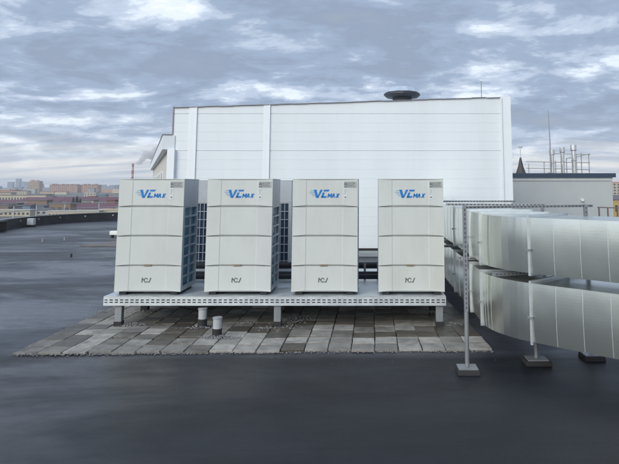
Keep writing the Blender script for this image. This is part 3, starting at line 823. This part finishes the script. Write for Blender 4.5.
def pebble(mb, x, y, z, r):
    t = [(0,0,1),(0.9,0,0.2),(0.25,0.85,0.15),(-0.75,0.5,0.2),(-0.7,-0.55,0.1),(0.3,-0.9,0.2),(0,0,-0.8)]
    a = random.uniform(0, 6.28); sx = random.uniform(0.7,1.3); sy = random.uniform(0.7,1.2); sz = random.uniform(0.5,0.9)
    ca, sa = math.cos(a), math.sin(a)
    v = [(x+(p[0]*sx*ca-p[1]*sy*sa)*r, y+(p[0]*sx*sa+p[1]*sy*ca)*r, z+p[2]*sz*r) for p in t]
    mb.face_set(v, [(0,1,2),(0,2,3),(0,3,4),(0,4,5),(0,5,1),(6,2,1),(6,3,2),(6,4,3),(6,5,4),(6,1,5)])
mb = MB()
PZ = 0.030
heaps = [(vx2+0.02,8.50,0.30,0.10,330),(vx1-0.03,9.05,0.18,0.05,80),(legs[0]+0.22,9.25,0.22,0.12,120),(legs[0]+0.05,9.2,0.12,0.08,60),
         (at(150,313,10.3).x,10.2,0.3,0.12,120),(legs[1]+0.2,9.5,0.26,0.42,190),(legs[1]-0.1,9.0,0.15,0.1,50),(legs[2]+0.12,9.3,0.2,0.08,120),(at(432,312,10.3).x,10.1,0.25,0.15,140),
         (vx1+0.6,9.35,0.2,0.06,60),(at(95,318,10).x,10.2,0.3,0.15,40)]
for hx, hy, rx, ry, n in heaps:
    for k in range(n):
        a = random.gauss(0, 0.5); b = random.gauss(0, 0.5); d = math.hypot(a, b)
        pebble(mb, hx+a*rx, hy+b*ry, PZ+0.006+max(0, 0.035*(1-d))*random.random(), random.uniform(0.006, 0.015))
tag(mb.build('gravel', M['gravel']), 'loose pale gravel heaped around the vent stubs and platform legs', 'gravel', kind='stuff')

# ------------------------------------------------------------------ concrete pavers, each its own object
AX0, AX1 = at(22, 356, 7.9).x, at(492.5, 350.5, 7.95).x
AX0 = -4.42
NC = 20; cw = (AX1-AX0)/NC
NR = 12; ch = 0.32; AY0 = 7.92
def paver_mesh(name, m, seed):
    rnd = random.Random(seed)
    w = cw-0.012; h = ch-0.015; t = 0.029
    n = 5; rim = []
    for k in range(n): rim.append((-w/2 + w*k/n, -h/2))
    for k in range(n): rim.append((w/2, -h/2 + h*k/n))
    for k in range(n): rim.append((w/2 - w*k/n, h/2))
    for k in range(n): rim.append((-w/2, h/2 - h*k/n))
    top = [(x*(1-rnd.uniform(0.005,0.03)), y*(1-rnd.uniform(0.005,0.03))) for x, y in rim]
    low = [(x*(1-rnd.uniform(0,0.012)), y*(1-rnd.uniform(0,0.012))) for x, y in rim]
    q = len(rim); inner = [(x*0.9, y*0.9) for x, y in top]
    vs = [(x,y,0.0) for x,y in low]+[(x,y,t-0.006) for x,y in low]+[(x,y,t-rnd.uniform(0,0.003)) for x,y in top]+[(x,y,t) for x,y in inner]
    fs = [tuple(reversed(range(q))), tuple(3*q+k for k in range(q))]
    for r in range(3):
        for k in range(q): fs.append((r*q+k, r*q+(k+1)%q, (r+1)*q+(k+1)%q, (r+1)*q+k))
    return MB().face_set(vs, fs).mesh(name, m)
meshes = {k: [paver_mesh('concrete_paver', M[k], 11*i+j) for j in range(4)] for i, k in enumerate(('paver_dry','paver_wet','paver_mid'))}
ORD = ['first','second','third','fourth','fifth','sixth','seventh','eighth','ninth','tenth','eleventh','twelfth','thirteenth','fourteenth','fifteenth','sixteenth','seventeenth','eighteenth','nineteenth','twentieth']
tone = {'paver_dry': 'pale dry', 'paver_wet': 'dark wet brownish', 'paver_mid': 'half-dry mottled'}
rp = random.Random(3)
for c in range(NC):
    stag = rp.choice((0.0, 0.06, -0.05, 0.11)) if c else 0
    for r in range(NR):
        y = AY0 + ch*(r+0.5) + (stag if r > 1 else stag*0.3) - 0.17*(1-c/(NC-1))**1.3 + rp.uniform(-0.012, 0.012)*(r == 0)
        x = AX0 + cw*(c+0.5)
        if c == 0 and r == 0: pass
        # wet patches: low-frequency clumps
        v = math.sin(c*1.3+r*0.5)+math.sin(c*0.55-r*1.7+2)+rp.uniform(-1.1,1.1)
        front = r < 2
        if front: kind = 'paver_dry' if v < 0.7 or rp.random() < 0.25 else ('paver_wet' if v > 1.1 else 'paver_mid')
        elif c < 5: kind = 'paver_dry' if v < 0.1 else ('paver_mid' if v < 1.1 else 'paver_wet')
        else: kind = 'paver_dry' if v < -0.8 else ('paver_mid' if v < 0.4 else 'paver_wet')
        o = bpy.data.objects.new('concrete_paver', rp.choice(meshes[kind])); C.objects.link(o)
        fan = max(0, x-0.4)*0.17*(r*ch/3)       # the right-hand columns fan out slightly towards the camera
        o.location = (x - fan + rp.uniform(-0.004,0.004), y + rp.uniform(-0.006,0.006), 0.002+rp.uniform(0,0.004))
        o.rotation_euler = (R(rp.uniform(-0.9,0.9)), R(rp.uniform(-0.9,0.9)), R(rp.uniform(-1.6,1.6))+math.atan(max(0,x-0.4)*0.055)*1.0)
        col = 'leftmost' if c == 0 else ('rightmost' if c == NC-1 else ORD[c])
        row = 'front' if r == 0 else (ORD[r])
        tag(o, '%s concrete paver, %s column%s, %s row%s' % (tone[kind], col, '' if c in (0, NC-1) else ' from the left', row, '' if r == 0 else ' from the front'),
            'paver', 'concrete pavers under the platform')
mb = MB()
for k in range(900):
    x = random.uniform(AX0, AX1)
    if random.random() < 0.35: x = random.uniform(AX0, AX0+2.2)
    pebble(mb, x, AY0-0.17*(1-min(1,(x-AX0)/(AX1-AX0)))**1.3-abs(random.gauss(0,0.035))+0.005, 0.006+random.random()*0.012, random.uniform(0.004,0.014))
for k in range(140):
    pebble(mb, random.uniform(AX0-0.1,AX1+0.1), random.uniform(AY0-0.6, AY0+0.05), 0.004, random.uniform(0.002,0.006))
for k in range(160):
    pebble(mb, AX0-abs(random.gauss(0,0.08)), random.uniform(AY0, AY0+3.6), 0.005, random.uniform(0.003,0.010))
for k in range(500):
    c = random.randint(0, NC); x = AX0+cw*c+random.uniform(-0.006,0.006); y = random.uniform(AY0, AY0+1.6)
    pebble(mb, x - max(0,x-0.4)*0.17*((y-AY0)/3), y, 0.020, random.uniform(0.003,0.006))
tag(mb.build('mortar_crumbs', mat('mortar_crumb', (0.20,0.20,0.195), 0.9, var=0.5, scale=20)), 'grey mortar crumbs strewn along the front edge of the paving', 'rubble', kind='stuff')

# ------------------------------------------------------------------ ventilation ducts
DW = 0.85
R0 = 1.3; XA, YA = 1.38, 7.8
def duct_path():
    P = []
    P.append((1.34, 18.35)); 
    for y in (16.5, 14.4, 12.3, 10.2, 8.6): P.append((1.345+0.035*(18.35-y)/10.5, y))
    P.append((XA, YA))
    return P
straight_back = duct_path()
arcp = [(XA + R0*(1-math.cos(R(a))), YA - R0*math.sin(R(a))) for a in (0, 4, 8, 12, 16, 19.5, 23, 27, 32, 37, 41, 45)]
ex, ey = arcp[-1]
H45 = (math.sqrt(0.5), -math.sqrt(0.5))
ZTOPS = [(EYE-0.961, EYE-0.352), (EYE-1.697, EYE-1.069)]
def norm_at(p, i):
    a = Vector(p[max(i-1,0)]); b = Vector(p[min(i+1,len(p)-1)]); t = (b-a).normalized(); return Vector((-t.y, t.x))
def duct_section(pts, nrm, z0, z1, rib=False, crease=None):
    """closed sheet-metal box swept along pts (outer face), body to the left of the heading"""
    mb = MB(); n = len(pts)
    NRW = 18
    vs = []
    for i, p in enumerate(pts):
        for j in range(NRW+1):
            f = j/NRW; bulge = 0.012*4*f*(1-f)*1.0      # sheet pillowed outwards by the air pressure
            if crease and crease[i]: bulge += 0.0045*crease[i]
            q = Vector(p) - nrm[i]*bulge; vs.append((q.x, q.y, z0+(z1-z0)*f))
        q = Vector(p) + nrm[i]*DW
        vs.append((q.x, q.y, z1)); vs.append((q.x, q.y, z0))
    m_ = NRW+3; fs = []
    for i in range(n-1):
        for j in range(m_):
            j2 = (j+1) % m_
            fs.append((i*m_+j, i*m_+j2, (i+1)*m_+j2, (i+1)*m_+j))
    fs += [tuple(range(m_))[::-1], tuple((n-1)*m_+k for k in range(m_))]
    mb.face_set(vs, fs)
    return mb
def smooth_by_angle(o, deg):
    me = o.data
    me.polygons.foreach_set('use_smooth', [True]*len(me.polygons))
    me.set_sharp_from_angle(angle=R(deg))
CR = (0, 1, -0.4, 0.7, 0.2)
def seams(pts, nrm, z0, z1, parent, only=None, cr=True):
    for i in range(1, len(pts)-1):
        if only and i not in only: continue
        prev = None; mb = MB(); co = 0.0045*CR[i % 5] if cr else 0
        for j in range(9):
            f = j/8; q = Vector(pts[i]) - nrm[i]*(0.012*4*f*(1-f)+0.0012+co); c = (q.x, q.y, z0+0.004+(z1-z0-0.008)*f)
            if prev: mb.bar(prev, c, 0.005, 0.004, up=(nrm[i].x, nrm[i].y, 0))
            prev = c
        mb.build('seam', M['flange'], parent)
def flange(p, nv, tv, z0, z1, parent):
    """angle-iron frame round the duct at plan point p"""
    mb = MB(); e = 0.026; t = 0.022
    a = Vector(p) - nv*e; b = Vector(p) + nv*(DW+e)
    for zz in (z0-e/2-0.001, z1+e/2+0.001):
        mb.bar((a.x,a.y,zz),(b.x,b.y,zz), t*1.2, e)
    for q in (Vector(p)-nv*(e/2+0.001), Vector(p)+nv*(DW+e/2+0.001)):
        mb.bar((q.x,q.y,z0-0.0005),(q.x,q.y,z1+0.0005), e, t*1.2, up=(nv.x,nv.y,0))
    f = mb.build('flange', M['flange'], parent)
    c = MB()
    for fr in (0.42,):
        z = z0+(z1-z0)*fr; q = Vector(p)-nv*(e+0.008)
        c.bar((q.x-tv.x*0.03,q.y-tv.y*0.03,z),(q.x+tv.x*0.03,q.y+tv.y*0.03,z), 0.02, 0.022)
    c.build('clamp', M['steel_dull'], f)
    return f
names = ['upper galvanised rectangular duct bending towards the right foreground', 'lower galvanised rectangular duct bending towards the right foreground']
for (z0, z1), lb in zip(ZTOPS, names):
    d = empty('air_duct', (0,0,0), lb, 'air duct', 'stacked ventilation ducts')
    pts = straight_back
    for i in range(len(pts)-1):
        a, b = Vector(pts[i]), Vector(pts[i+1]); t = (b-a).normalized(); nv = Vector((-t.y, t.x))
        k = max(1, int((b-a).length/0.42)); q = [tuple(a.lerp(b, j/k)) for j in range(k+1)]
        q = [(x, y) for x, y in q]
        duct_section(q, [nv]*len(q), z0, z1, crease=[(0, 1, -0.4, 0.7, 0.2)[j % 5] if 0 < j < len(q)-1 else 0 for j in range(len(q))]).build('duct_section', M['duct'], d); smooth_by_angle(d.children[-1], 0.75)
        seams(q, [nv]*len(q), z0, z1, d)
        flange(pts[i+1], nv, t, z0, z1, d)
    nr = [norm_at(arcp, i) for i in range(len(arcp))]
    nr[0] = Vector((1, 0)); nr[-1] = Vector((-H45[1], H45[0]))
    o = duct_section(arcp, nr, z0, z1).build('bend_section', M['duct'], d)
    smooth_by_angle(o, 3.8)
    # standing ribs on the first facets of the bend
    seams(arcp, nr, z0, z1, d, only=(1, 2, 3, 4), cr=False)
    nv = Vector((-H45[1], H45[0])); hv = Vector(H45)
    L_ = [0.0, 1.5, 3.0, 4.2]
    for i in range(3):
        k = max(2, int(round((L_[i+1]-L_[i])/0.30)))
        q = [(ex+H45[0]*(L_[i]+(L_[i+1]-L_[i])*j/k), ey+H45[1]*(L_[i]+(L_[i+1]-L_[i])*j/k)) for j in range(k+1)]
        duct_section(q, [nv]*len(q), z0, z1, crease=[(0, 1, -0.4, 0.7, 0.2)[j % 5] if 0 < j < len(q)-1 else 0 for j in range(len(q))]).build('duct_section', M['duct'], d); smooth_by_angle(d.children[-1], 0.75)
        seams(q, [nv]*len(q), z0, z1, d)
        flange(q[0], nv, hv, z0, z1, d)

# supports of slotted steel
def slot_bar(mb, a, b, w, parent, name='strut', vertical=False, face='y'):
    mb.bar(a, b, w, w)
    a = Vector(a); b = Vector(b); L0 = (b-a).length; d = (b-a).normalized()
    s = MB(); k = 0.03
    side = Vector((0,-1,0)) if vertical else Vector((d.y, -d.x, 0)).normalized()
    if side.y > 0: side = -side
    while k < L0-0.04:
        p = a + d*k + side*(w/2-0.002); q = a + d*(k+0.028) + side*(w/2-0.002)
        s.bar(p, q, 0.013 if vertical else 0.006, 0.006 if vertical else 0.016, up=(0,1,0) if vertical else (0,0,1)); k += 0.052
    return build_multi(name, [(mb, M['steel_dull']), (s, M['slot'])], parent)
def base_block(x, y, parent):
    b = MB(); b.face_set([(x-0.125,y-0.13,0.001),(x+0.125,y-0.13,0.001),(x+0.125,y+0.13,0.001),(x-0.125,y+0.13,0.001),
        (x-0.12,y-0.12,0.055),(x+0.12,y-0.12,0.055),(x+0.12,y+0.12,0.055),(x-0.12,y+0.12,0.055)],
        [(0,3,2,1),(4,5,6,7),(0,1,5,4),(1,2,6,5),(2,3,7,6),(3,0,4,7)])
    o = b.build('rubber_base', M['black'], parent, bevel=0.006)
    MB().box(x-0.108,x+0.108,y-0.105,y+0.105,0.056,0.066).build('base_plate', M['steel_dull'], o)
ZS = EYE-0.245
fr = empty('duct_support', (0,0,0), 'slotted steel support frame whose front post stands clear left of the duct bend', 'duct support', 'steel duct supports')
pA, pB = Vector((1.065,7.06,0)), Vector((2.65,7.60,0))
def post(x, y, zsplit, ztop, parent):
    if zsplit > 0.1: MB().tube([(x,y,0.068),(x,y,zsplit)], 0.024, 14).build('tube_post', M['steel_dull'], parent, smooth=False)
    slot_bar(MB(), (x,y,zsplit+0.001), (x,y,ztop), 0.042, parent, 'slotted_post', vertical=True)
post(pA.x, pA.y, 0.66, ZS+0.02, fr); post(pB.x, pB.y, 0.30, ZS+0.02, fr)
base_block(pA.x, pA.y, fr); base_block(pB.x, pB.y, fr)
dv = (pB-pA).normalized()
slot_bar(MB(), (pA.x+dv.x*0.03, pA.y+dv.y*0.03, ZS), (pB.x+dv.x*0.1, pB.y+dv.y*0.1, ZS), 0.028, fr)
slot_bar(MB(), (pA.x+dv.x*0.35, pA.y+dv.y*0.35, EYE-1.015), (pB.x-dv.x*0.03, pB.y-dv.y*0.03, EYE-1.015), 0.040, fr)
slot_bar(MB(), (pA.x+dv.x*0.70, pA.y+dv.y*0.70, EYE-1.745), (pB.x-dv.x*0.03, pB.y-dv.y*0.03, EYE-1.745), 0.040, fr)
f2 = empty('duct_support', (1.93,7.40,0), 'short steel post on a black base under the flange of the lower duct', 'duct support', 'steel duct supports')
o_ = MB().tube([(0,0,0.068),(0,0,EYE-1.78)], 0.024, 14).build('tube_post', M['steel_dull'], f2)
MB().box(-0.12,0.12,-0.05,0.05,EYE-1.78,EYE-1.75).build('head_plate', M['zinc'], f2)
b_ = MB(); b_.box(-0.15,0.15,-0.13,0.13,0.001,0.055).build('rubber_base', M['black'], f2, bevel=0.01)
MB().box(-0.12,0.12,-0.10,0.10,0.056,0.066).build('base_plate', M['steel_dull'], f2)
for (xa_, ya_, xb_, yb_, lb) in ((1.06,8.78,2.38,8.55,'slotted steel support frame crossing the ducts beside the right-hand air conditioner'),
                                 (0.98,10.5,2.42,10.5,'slotted steel support frame crossing the ducts farthest back')):
    f3 = empty('duct_support', (0,0,0), lb, 'duct support', 'steel duct supports')
    ztop = EYE-0.262
    for x, y in ((xb_,yb_),):
        slot_bar(MB(), (x,y,0.06), (x,y,ztop-0.022), 0.041, f3, 'slotted_post', vertical=True)
        MB().box(x-0.14,x+0.14,y-0.12,y+0.12,0.046,0.059).build('base_plate', M['black'], f3)
    slot_bar(MB(), (xa_,ya_,ztop), (xb_+0.05,yb_,ztop), 0.030, f3)
    slot_bar(MB(), (xa_+0.15,ya_,EYE-1.015), (xb_-0.03,yb_,EYE-1.015), 0.040, f3)

# ------------------------------------------------------------------ small things on the open roof, left
p = at(31.5, 219.5, 31.3)
bx = empty('junction_box', (p.x, 31.3, 0.0), 'pale grey box standing against the curved parapet', 'box')
MB().box(-0.165,0.165,-0.12,0.12,0.10,0.43).build('casing', mat('pale_box', (0.42,0.46,0.48), 0.5), bx, bevel=0.02)
MB().box(-0.16,0.16,-0.10,0.10,0.0,0.099).build('plinth', M['black'], bx)
p = at(114.5, 229.3, 25)
wb = empty('white_case', (p.x, 25, 0), 'long low white case on the open roof beside the left air conditioner', 'case')
MB().box(-0.15,0.6,-0.12,0.12,0.10,0.26).build('casing', M['white_box'], wb, bevel=0.02)
for sx in (-0.1, 0.5): MB().box(sx,sx+0.06,-0.08,0.08,0.0,0.099).build('foot', M['black'], wb)
# worn patch of old sheet
pp = [at(80,245.6,0) for _ in range(1)]
def gpt(px, py):
    u = (px-PPX)/F_PX; v = (PPY-py)/F_PX; dz = SP+v*CP; t = -EYE/dz
    return (u*t, (CP-v*SP)*t)
outline = [gpt(80,246),(gpt(92,246.8)),gpt(108,246.6),gpt(122,246.8),gpt(124,241.5),gpt(112,242),gpt(102,243.6),gpt(90,244.6)]
tag(MB().prism(outline, 0.004, 0.035).build('roofing_sheet', M['patch']), 'loose beige roofing sheet lying on the open roof left of the units', 'roofing sheet')
for px, py, h, lb in ((64.5,240.5,0.10,'small pale marker stub on the open roof, right of the other pale one'),(42.5,242,0.10,'small pale marker stub on the open roof, farther left'),(71.2,257,0.07,'tiny dark stub on the open roof nearer than the pale ones')):
    x, y = gpt(px, py)
    s_ = empty('roof_stub', (x,y,0), lb, 'roof vent', 'small stubs on the open roof')
    mt = M['black'] if 'dark' in lb else M['conc']
    MB().lathe([(0.03,0),(0.022,h)], 10).build('pipe', mt, s_); MB().lathe([(0.035,h+0.001),(0.035,h+0.015),(0.01,h+0.03)], 10).build('cap', mt, s_)
p = at(0.5, 226, 28.2)
dk = empty('roof_hatch', (p.x-0.45, 28.2, 0), 'dark boxy roof hatch at the far left end of the parapet', 'hatch')
MB().box(-0.5,0.5,-0.4,0.4,0.0,0.40).build('curb', M['black'], dk, bevel=0.02); MB().box(-0.54,0.54,-0.44,0.44,0.402,0.47).build('lid', M['parapet'], dk, bevel=0.02)

# ------------------------------------------------------------------ the city beyond
CM = {}
def cm(name, c, r=0.8):
    if name not in CM: CM[name] = mat(name, c, r, var=0.12, scale=0.08)
    return CM[name]
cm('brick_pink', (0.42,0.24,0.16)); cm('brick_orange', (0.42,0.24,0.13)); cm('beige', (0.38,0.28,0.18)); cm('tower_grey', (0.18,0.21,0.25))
cm('brick_dark', (0.16,0.07,0.05)); cm('dark_green', (0.03,0.05,0.03))
cm('maroon_roof', (0.125,0.048,0.07)); cm('plaster', (0.25,0.25,0.24)); cm('pale', (0.36,0.36,0.35)); cm('ochre', (0.20,0.13,0.085)); cm('dull_roof', (0.11,0.11,0.12))
cm('win', (0.05,0.06,0.08), 0.2); cm('yellow', (0.36,0.26,0.09)); cm('red', (0.42,0.08,0.05)); cm('blue_grey', (0.13,0.17,0.22)); cm('cream', (0.42,0.37,0.28))

def block(px0, px1, ytop, D, wall, roof, label, storeys=0, cols=0, depth=None, name='building', group=None, gable=0.0, cat='building', seed=0, bumps=0, yaw=0):
    a = at(px0, ytop, D); b = at(px1, ytop, D)
    w = b.x-a.x; h = a.z-CITY; cx_ = (a.x+b.x)/2; dp = depth or w*0.6
    e = empty(name, (cx_, D, CITY), label, cat, group, rz=yaw)
    hw = h-gable
    MB().box(-w/2, w/2, 0, dp, 0, hw-0.01).build('wall', CM[wall], e)
    if gable:
        m_ = MB().face_set([(-w/2-.6,-.6,hw),(w/2+.6,-.6,hw),(w/2+.6,dp/2,h),(-w/2-.6,dp/2,h),(w/2+.6,dp+.6,hw),(-w/2-.6,dp+.6,hw)],
                          [(0,1,2,3),(3,2,4,5),(0,3,5),(1,4,2),(0,5,4,1)]); m_.build('roof', CM[roof], e)
    else:
        MB().box(-w/2-.4, w/2+.4, -.4, dp+.4, hw, hw+0.8).build('roof', CM[roof], e)
    if storeys:
        sh = hw/(storeys+0.3); cwid = w/cols
        wm = MB().box(0, cwid*0.5, -0.12, -0.02, 0, sh*0.5).mesh('window', CM['win'])
        for i in range(storeys):
            for j in range(cols):
                q = bpy.data.objects.new('window', wm); C.objects.link(q); q.parent = e
                q.location = (-w/2+cwid*(j+0.25), 0, sh*(i+0.35))
    rb = random.Random(seed)
    for k in range(bumps):
        x0 = -w/2 + w*(k+0.2)/bumps; z_ = hw+0.81
        MB().box(x0, x0+w/bumps*rb.uniform(0.25,0.5), 1, dp*0.6, z_, z_+rb.uniform(2,4)).build('roof_house', CM[wall], e)
    return e
# far blue towers
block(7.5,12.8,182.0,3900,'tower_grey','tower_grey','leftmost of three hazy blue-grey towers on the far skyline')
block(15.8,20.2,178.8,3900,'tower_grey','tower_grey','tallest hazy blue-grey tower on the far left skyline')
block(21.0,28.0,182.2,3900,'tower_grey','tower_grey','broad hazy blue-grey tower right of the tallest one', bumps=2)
# orange and beige blocks
block(29.0,39.5,181.2,2000,'beige','beige','tall beige tower block standing highest among the near skyline',7,5, bumps=2)
block(49.5,77.5,185.2,2100,'brick_pink','maroon_roof','long pinkish brick apartment block left of its twin',7,14, bumps=6, seed=2)
block(82.0,97.5,185.2,2100,'brick_orange','maroon_roof','shorter pinkish brick apartment block right of its twin',7,8, bumps=4, seed=3)
# near halls with maroon roofs
block(-30,46,195.3,850,'cream','dull_roof','long pale hall with a row of windows below the beige tower',1,26,depth=22)
block(-40,33,200.0,700,'pale','maroon_roof','grey-walled low hall with maroon roof at the far left',2,24,depth=40,gable=4.5)
block(17,60,197.5,640,'plaster','maroon_roof','mid-distance plaster hall with broad maroon roof',2,15,depth=42,gable=4)
block(62,124,197.3,610,'plaster','maroon_roof','windowed plaster hall under a maroon roof behind the conifers',2,20,depth=42,gable=4)
block(126,175,197.3,630,'plaster','maroon_roof','maroon-roofed hall mostly hidden behind the left unit',2,16,depth=42,gable=4)
block(46,140,204.0,520,'plaster','maroon_roof','nearest low hall with wide maroon roof beyond the parapet',1,22,depth=38,gable=4)
block(-6,44,206.5,520,'blue_grey','dull_roof','low blue-grey workshop beyond the left end of the parapet',1,14,depth=20)
block(35,52,203.2,560,'ochre','maroon_roof','ochre low building between the workshop and the nearest maroon roof',2,6,depth=16)
block(-5,30,210.6,450,'cream','pale','flat pale shed just above the left end of the parapet',1,8,depth=10)
block(100,121,210.0,440,'cream','cream','flat pale shed just above the parapet beside the left unit',1,6,depth=8)
block(48,98,211.6,430,'cream','pale','long flat pale shed just above the middle of the parapet',1,14,depth=8)
block(84,96,192.8,1150,'cream','pale','small cream building in front of the right brick block',2,4)
block(96,106,194.5,1100,'blue_grey','blue_grey','small blue-roofed building right of the cream one',2,4)
block(-5,14,190.5,1500,'brick_orange','maroon_roof','low reddish apartment row at the far left skyline',4,8)
block(14,27,191.2,1400,'cream','maroon_roof','pale low apartment row left of the beige tower',3,6)
rr = random.Random(5); cols_ = ['plaster','pale','tower_grey','beige','blue_grey','brick_pink','cream','dull_roof']
tw = {'plaster':'grey','pale':'pale','tower_grey':'slate-coloured','beige':'beige','blue_grey':'blue-grey','brick_pink':'pinkish brick','cream':'cream','dull_roof':'dark','maroon_roof':'maroon'}
for k in range(44):
    px = rr.uniform(-60, 180); D = rr.uniform(900, 3300); w = rr.uniform(14, 55)*F_PX/D
    yt = 186 + 605*(EYE-CITY - rr.uniform(5, 15) - (4 if D > 2500 else 0))/D
    yt = max(yt, 186.6)
    block(px, px+w, yt, D, (wc := rr.choice(cols_)), (rc := rr.choice(['dull_roof','maroon_roof','pale','dull_roof'])), 'tiny %s building with %s roof in the distant town' % (tw[wc], tw[rc]), 0, 0, group='small buildings of the distant town', depth=15)
word = {'brick_dark':'dark brick','plaster':'grey plaster','ochre':'ochre','pale':'pale','blue_grey':'blue-grey','cream':'cream','dull_roof':'dark flat','maroon_roof':'maroon'}
for k in range(34):
    px = -20 + 4.6*k + rr.uniform(-2, 2); D = rr.choice([475, 545, 585, 665, 740, 800, 950]) + rr.uniform(-8, 8); w = rr.uniform(6, 22)*F_PX/D
    yt = 186 + 605*(EYE-CITY - rr.uniform(4.5, 9.5))/D
    wl = rr.choice(['brick_dark','plaster','ochre','pale','blue_grey','cream','brick_dark']); rf_ = rr.choice(['dull_roof','maroon_roof','dull_roof'])
    block(px, px+w, yt, D, wl, rf_, 'small %s outbuilding with %s roof among maroon halls' % (word[wl], word[rf_]), 1, 3, group='outbuildings among the maroon-roofed halls', depth=10, gable=rr.choice([0, 1.5]))
for k in range(30):
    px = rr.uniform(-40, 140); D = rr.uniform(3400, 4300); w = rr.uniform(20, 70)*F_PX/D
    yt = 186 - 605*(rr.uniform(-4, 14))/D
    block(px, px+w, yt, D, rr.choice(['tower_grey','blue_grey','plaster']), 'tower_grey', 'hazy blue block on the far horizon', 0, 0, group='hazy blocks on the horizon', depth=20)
# right edge
block(612.5,640,182.5,900,'cream','red','red and cream apartment block at the right edge of the view',6,7)
e = block(613.2,640,195.0,320,'yellow','dull_roof','yellow building with dark roof at the right edge',2,5,gable=2.4)

# striped chimney with smoke
D = 1600.0
p = at(133, 163.5, D)
chm = empty('chimney_stack', (p.x, D, CITY), 'thin red and white striped factory chimney left of the white building', 'chimney')
h = p.z-CITY
ns = 9
for k in range(ns):
    r0 = 3.6-1.1*k/ns; r1 = 3.6-1.1*(k+1)/ns
    MB().lathe([(r0,h*k/ns+0.001),(r1,h*(k+1)/ns)], 16).build('shaft_band', cm('stack_red',(0.28,0.10,0.09)) if k % 2 == 0 else cm('stack_white',(0.42,0.34,0.33)), chm)
sm = bpy.data.materials.new('smoke_volume'); sm.use_nodes = True
t_ = sm.node_tree; t_.nodes.clear()
ou = t_.nodes.new('ShaderNodeOutputMaterial'); pv = t_.nodes.new('ShaderNodeVolumePrincipled')
pv.inputs['Color'].default_value = (1,1,1,1); pv.inputs['Density'].default_value = 0.09
t_.links.new(pv.outputs[0], ou.inputs['Volume'])
import bmesh
bm = bmesh.new()
rs = random.Random(4)
for k in range(26):
    f = k/25
    px = 135.5 + 21*f; py = 162.5 - 11.5*f + 2.5*math.sin(f*9)
    q = at(px, py, D); r = (4 + 9*f)*rs.uniform(0.7,1.25)
    bmesh.ops.create_icosphere(bm, subdivisions=2, radius=r, matrix=Matrix.Translation(q + Vector((0,rs.uniform(-5,5),rs.uniform(-4,4)))))
me = bpy.data.meshes.new('smoke'); bm.to_mesh(me); bm.free(); me.materials.append(sm)
so = bpy.data.objects.new('smoke', me); C.objects.link(so)
rmd = so.modifiers.new('remesh', 'REMESH'); rmd.mode = 'VOXEL'; rmd.voxel_size = 1.6; rmd.use_smooth_shade = True
tag(so, 'thin white smoke drifting right from the striped chimney', 'smoke', kind='stuff')

# conifers
leafm = mat('conifer_green', (0.035,0.065,0.035), 0.8, var=0.4, scale=0.6); barkm = mat('bark', (0.10,0.08,0.06), 0.9)
def conifer(px, ytop, D, w, lb):
    p = at(px, ytop, D); h = p.z-CITY; e = empty('conifer_tree', (p.x, D, CITY), lb, 'tree', 'conifers among the halls')
    MB().tube([(0,0,0),(0,0,h*0.95)], [0.35,0.05], 7).build('trunk', barkm, e)
    mb = MB(); rq = random.Random(int(px*10))
    for k in range(900):
        f = rq.random()**0.8; z = h*(0.08+0.92*f); r = w*(1-f)**0.8*rq.uniform(0.25,1.0)*(1+0.25*math.sin(f*40)); a = rq.uniform(0,6.28)
        c = Vector((r*math.cos(a), r*math.sin(a), z-r*0.25)); s_ = rq.uniform(0.3,0.8)
        d1 = Vector((math.cos(a), math.sin(a), -0.4))*s_; d2 = Vector((-math.sin(a), math.cos(a), rq.uniform(-.4,.4)))*s_*0.6
        mb.face_set([c-d1*0.3-d2, c+d1, c-d1*0.3+d2], [(0,1,2)])
    mb.build('crown', leafm, e)
conifer(73.5,197.2,545,3.4,'leftmost dark conifer in front of the plaster hall')
conifer(77.2,195.8,540,3.8,'tallest dark conifer in front of the plaster hall')
conifer(80.3,198.6,545,3.0,'shortest dark conifer at the right of the three')

# ------------------------------------------------------------------ haze: the air between here and the horizon
hz = bpy.data.materials.new('haze_volume'); hz.use_nodes = True
t_ = hz.node_tree; t_.nodes.clear()
ou = t_.nodes.new('ShaderNodeOutputMaterial'); pv = t_.nodes.new('ShaderNodeVolumePrincipled')
pv.inputs['Color'].default_value = (0.88,0.92,1.0,1); pv.inputs['Density'].default_value = 0.00016; pv.inputs['Anisotropy'].default_value = 0.2
t_.links.new(pv.outputs[0], ou.inputs['Volume'])
ho = MB().box(-9100, 9100, -9100, 9100, CITY-1.0, 95.0).build('haze', hz)
tag(ho, kind='stuff', label='thin bluish haze over the distant town', cat='haze')

# number, from the left, the small buildings that would otherwise share a description
from collections import defaultdict
dd = defaultdict(list)
for o in C.objects:
    if o.parent is None and o.get('label') and ('outbuilding' in o['label'] or 'distant town' in o['label']) and o.get('category') == 'building': dd[o['label']].append(o)
for lb, os_ in dd.items():
    if len(os_) > 1:
        os_.sort(key=lambda o: o.location.x/o.location.y)
        for i, o in enumerate(os_): o['label'] = lb + ', ' + ORD[i] + ' such from left'
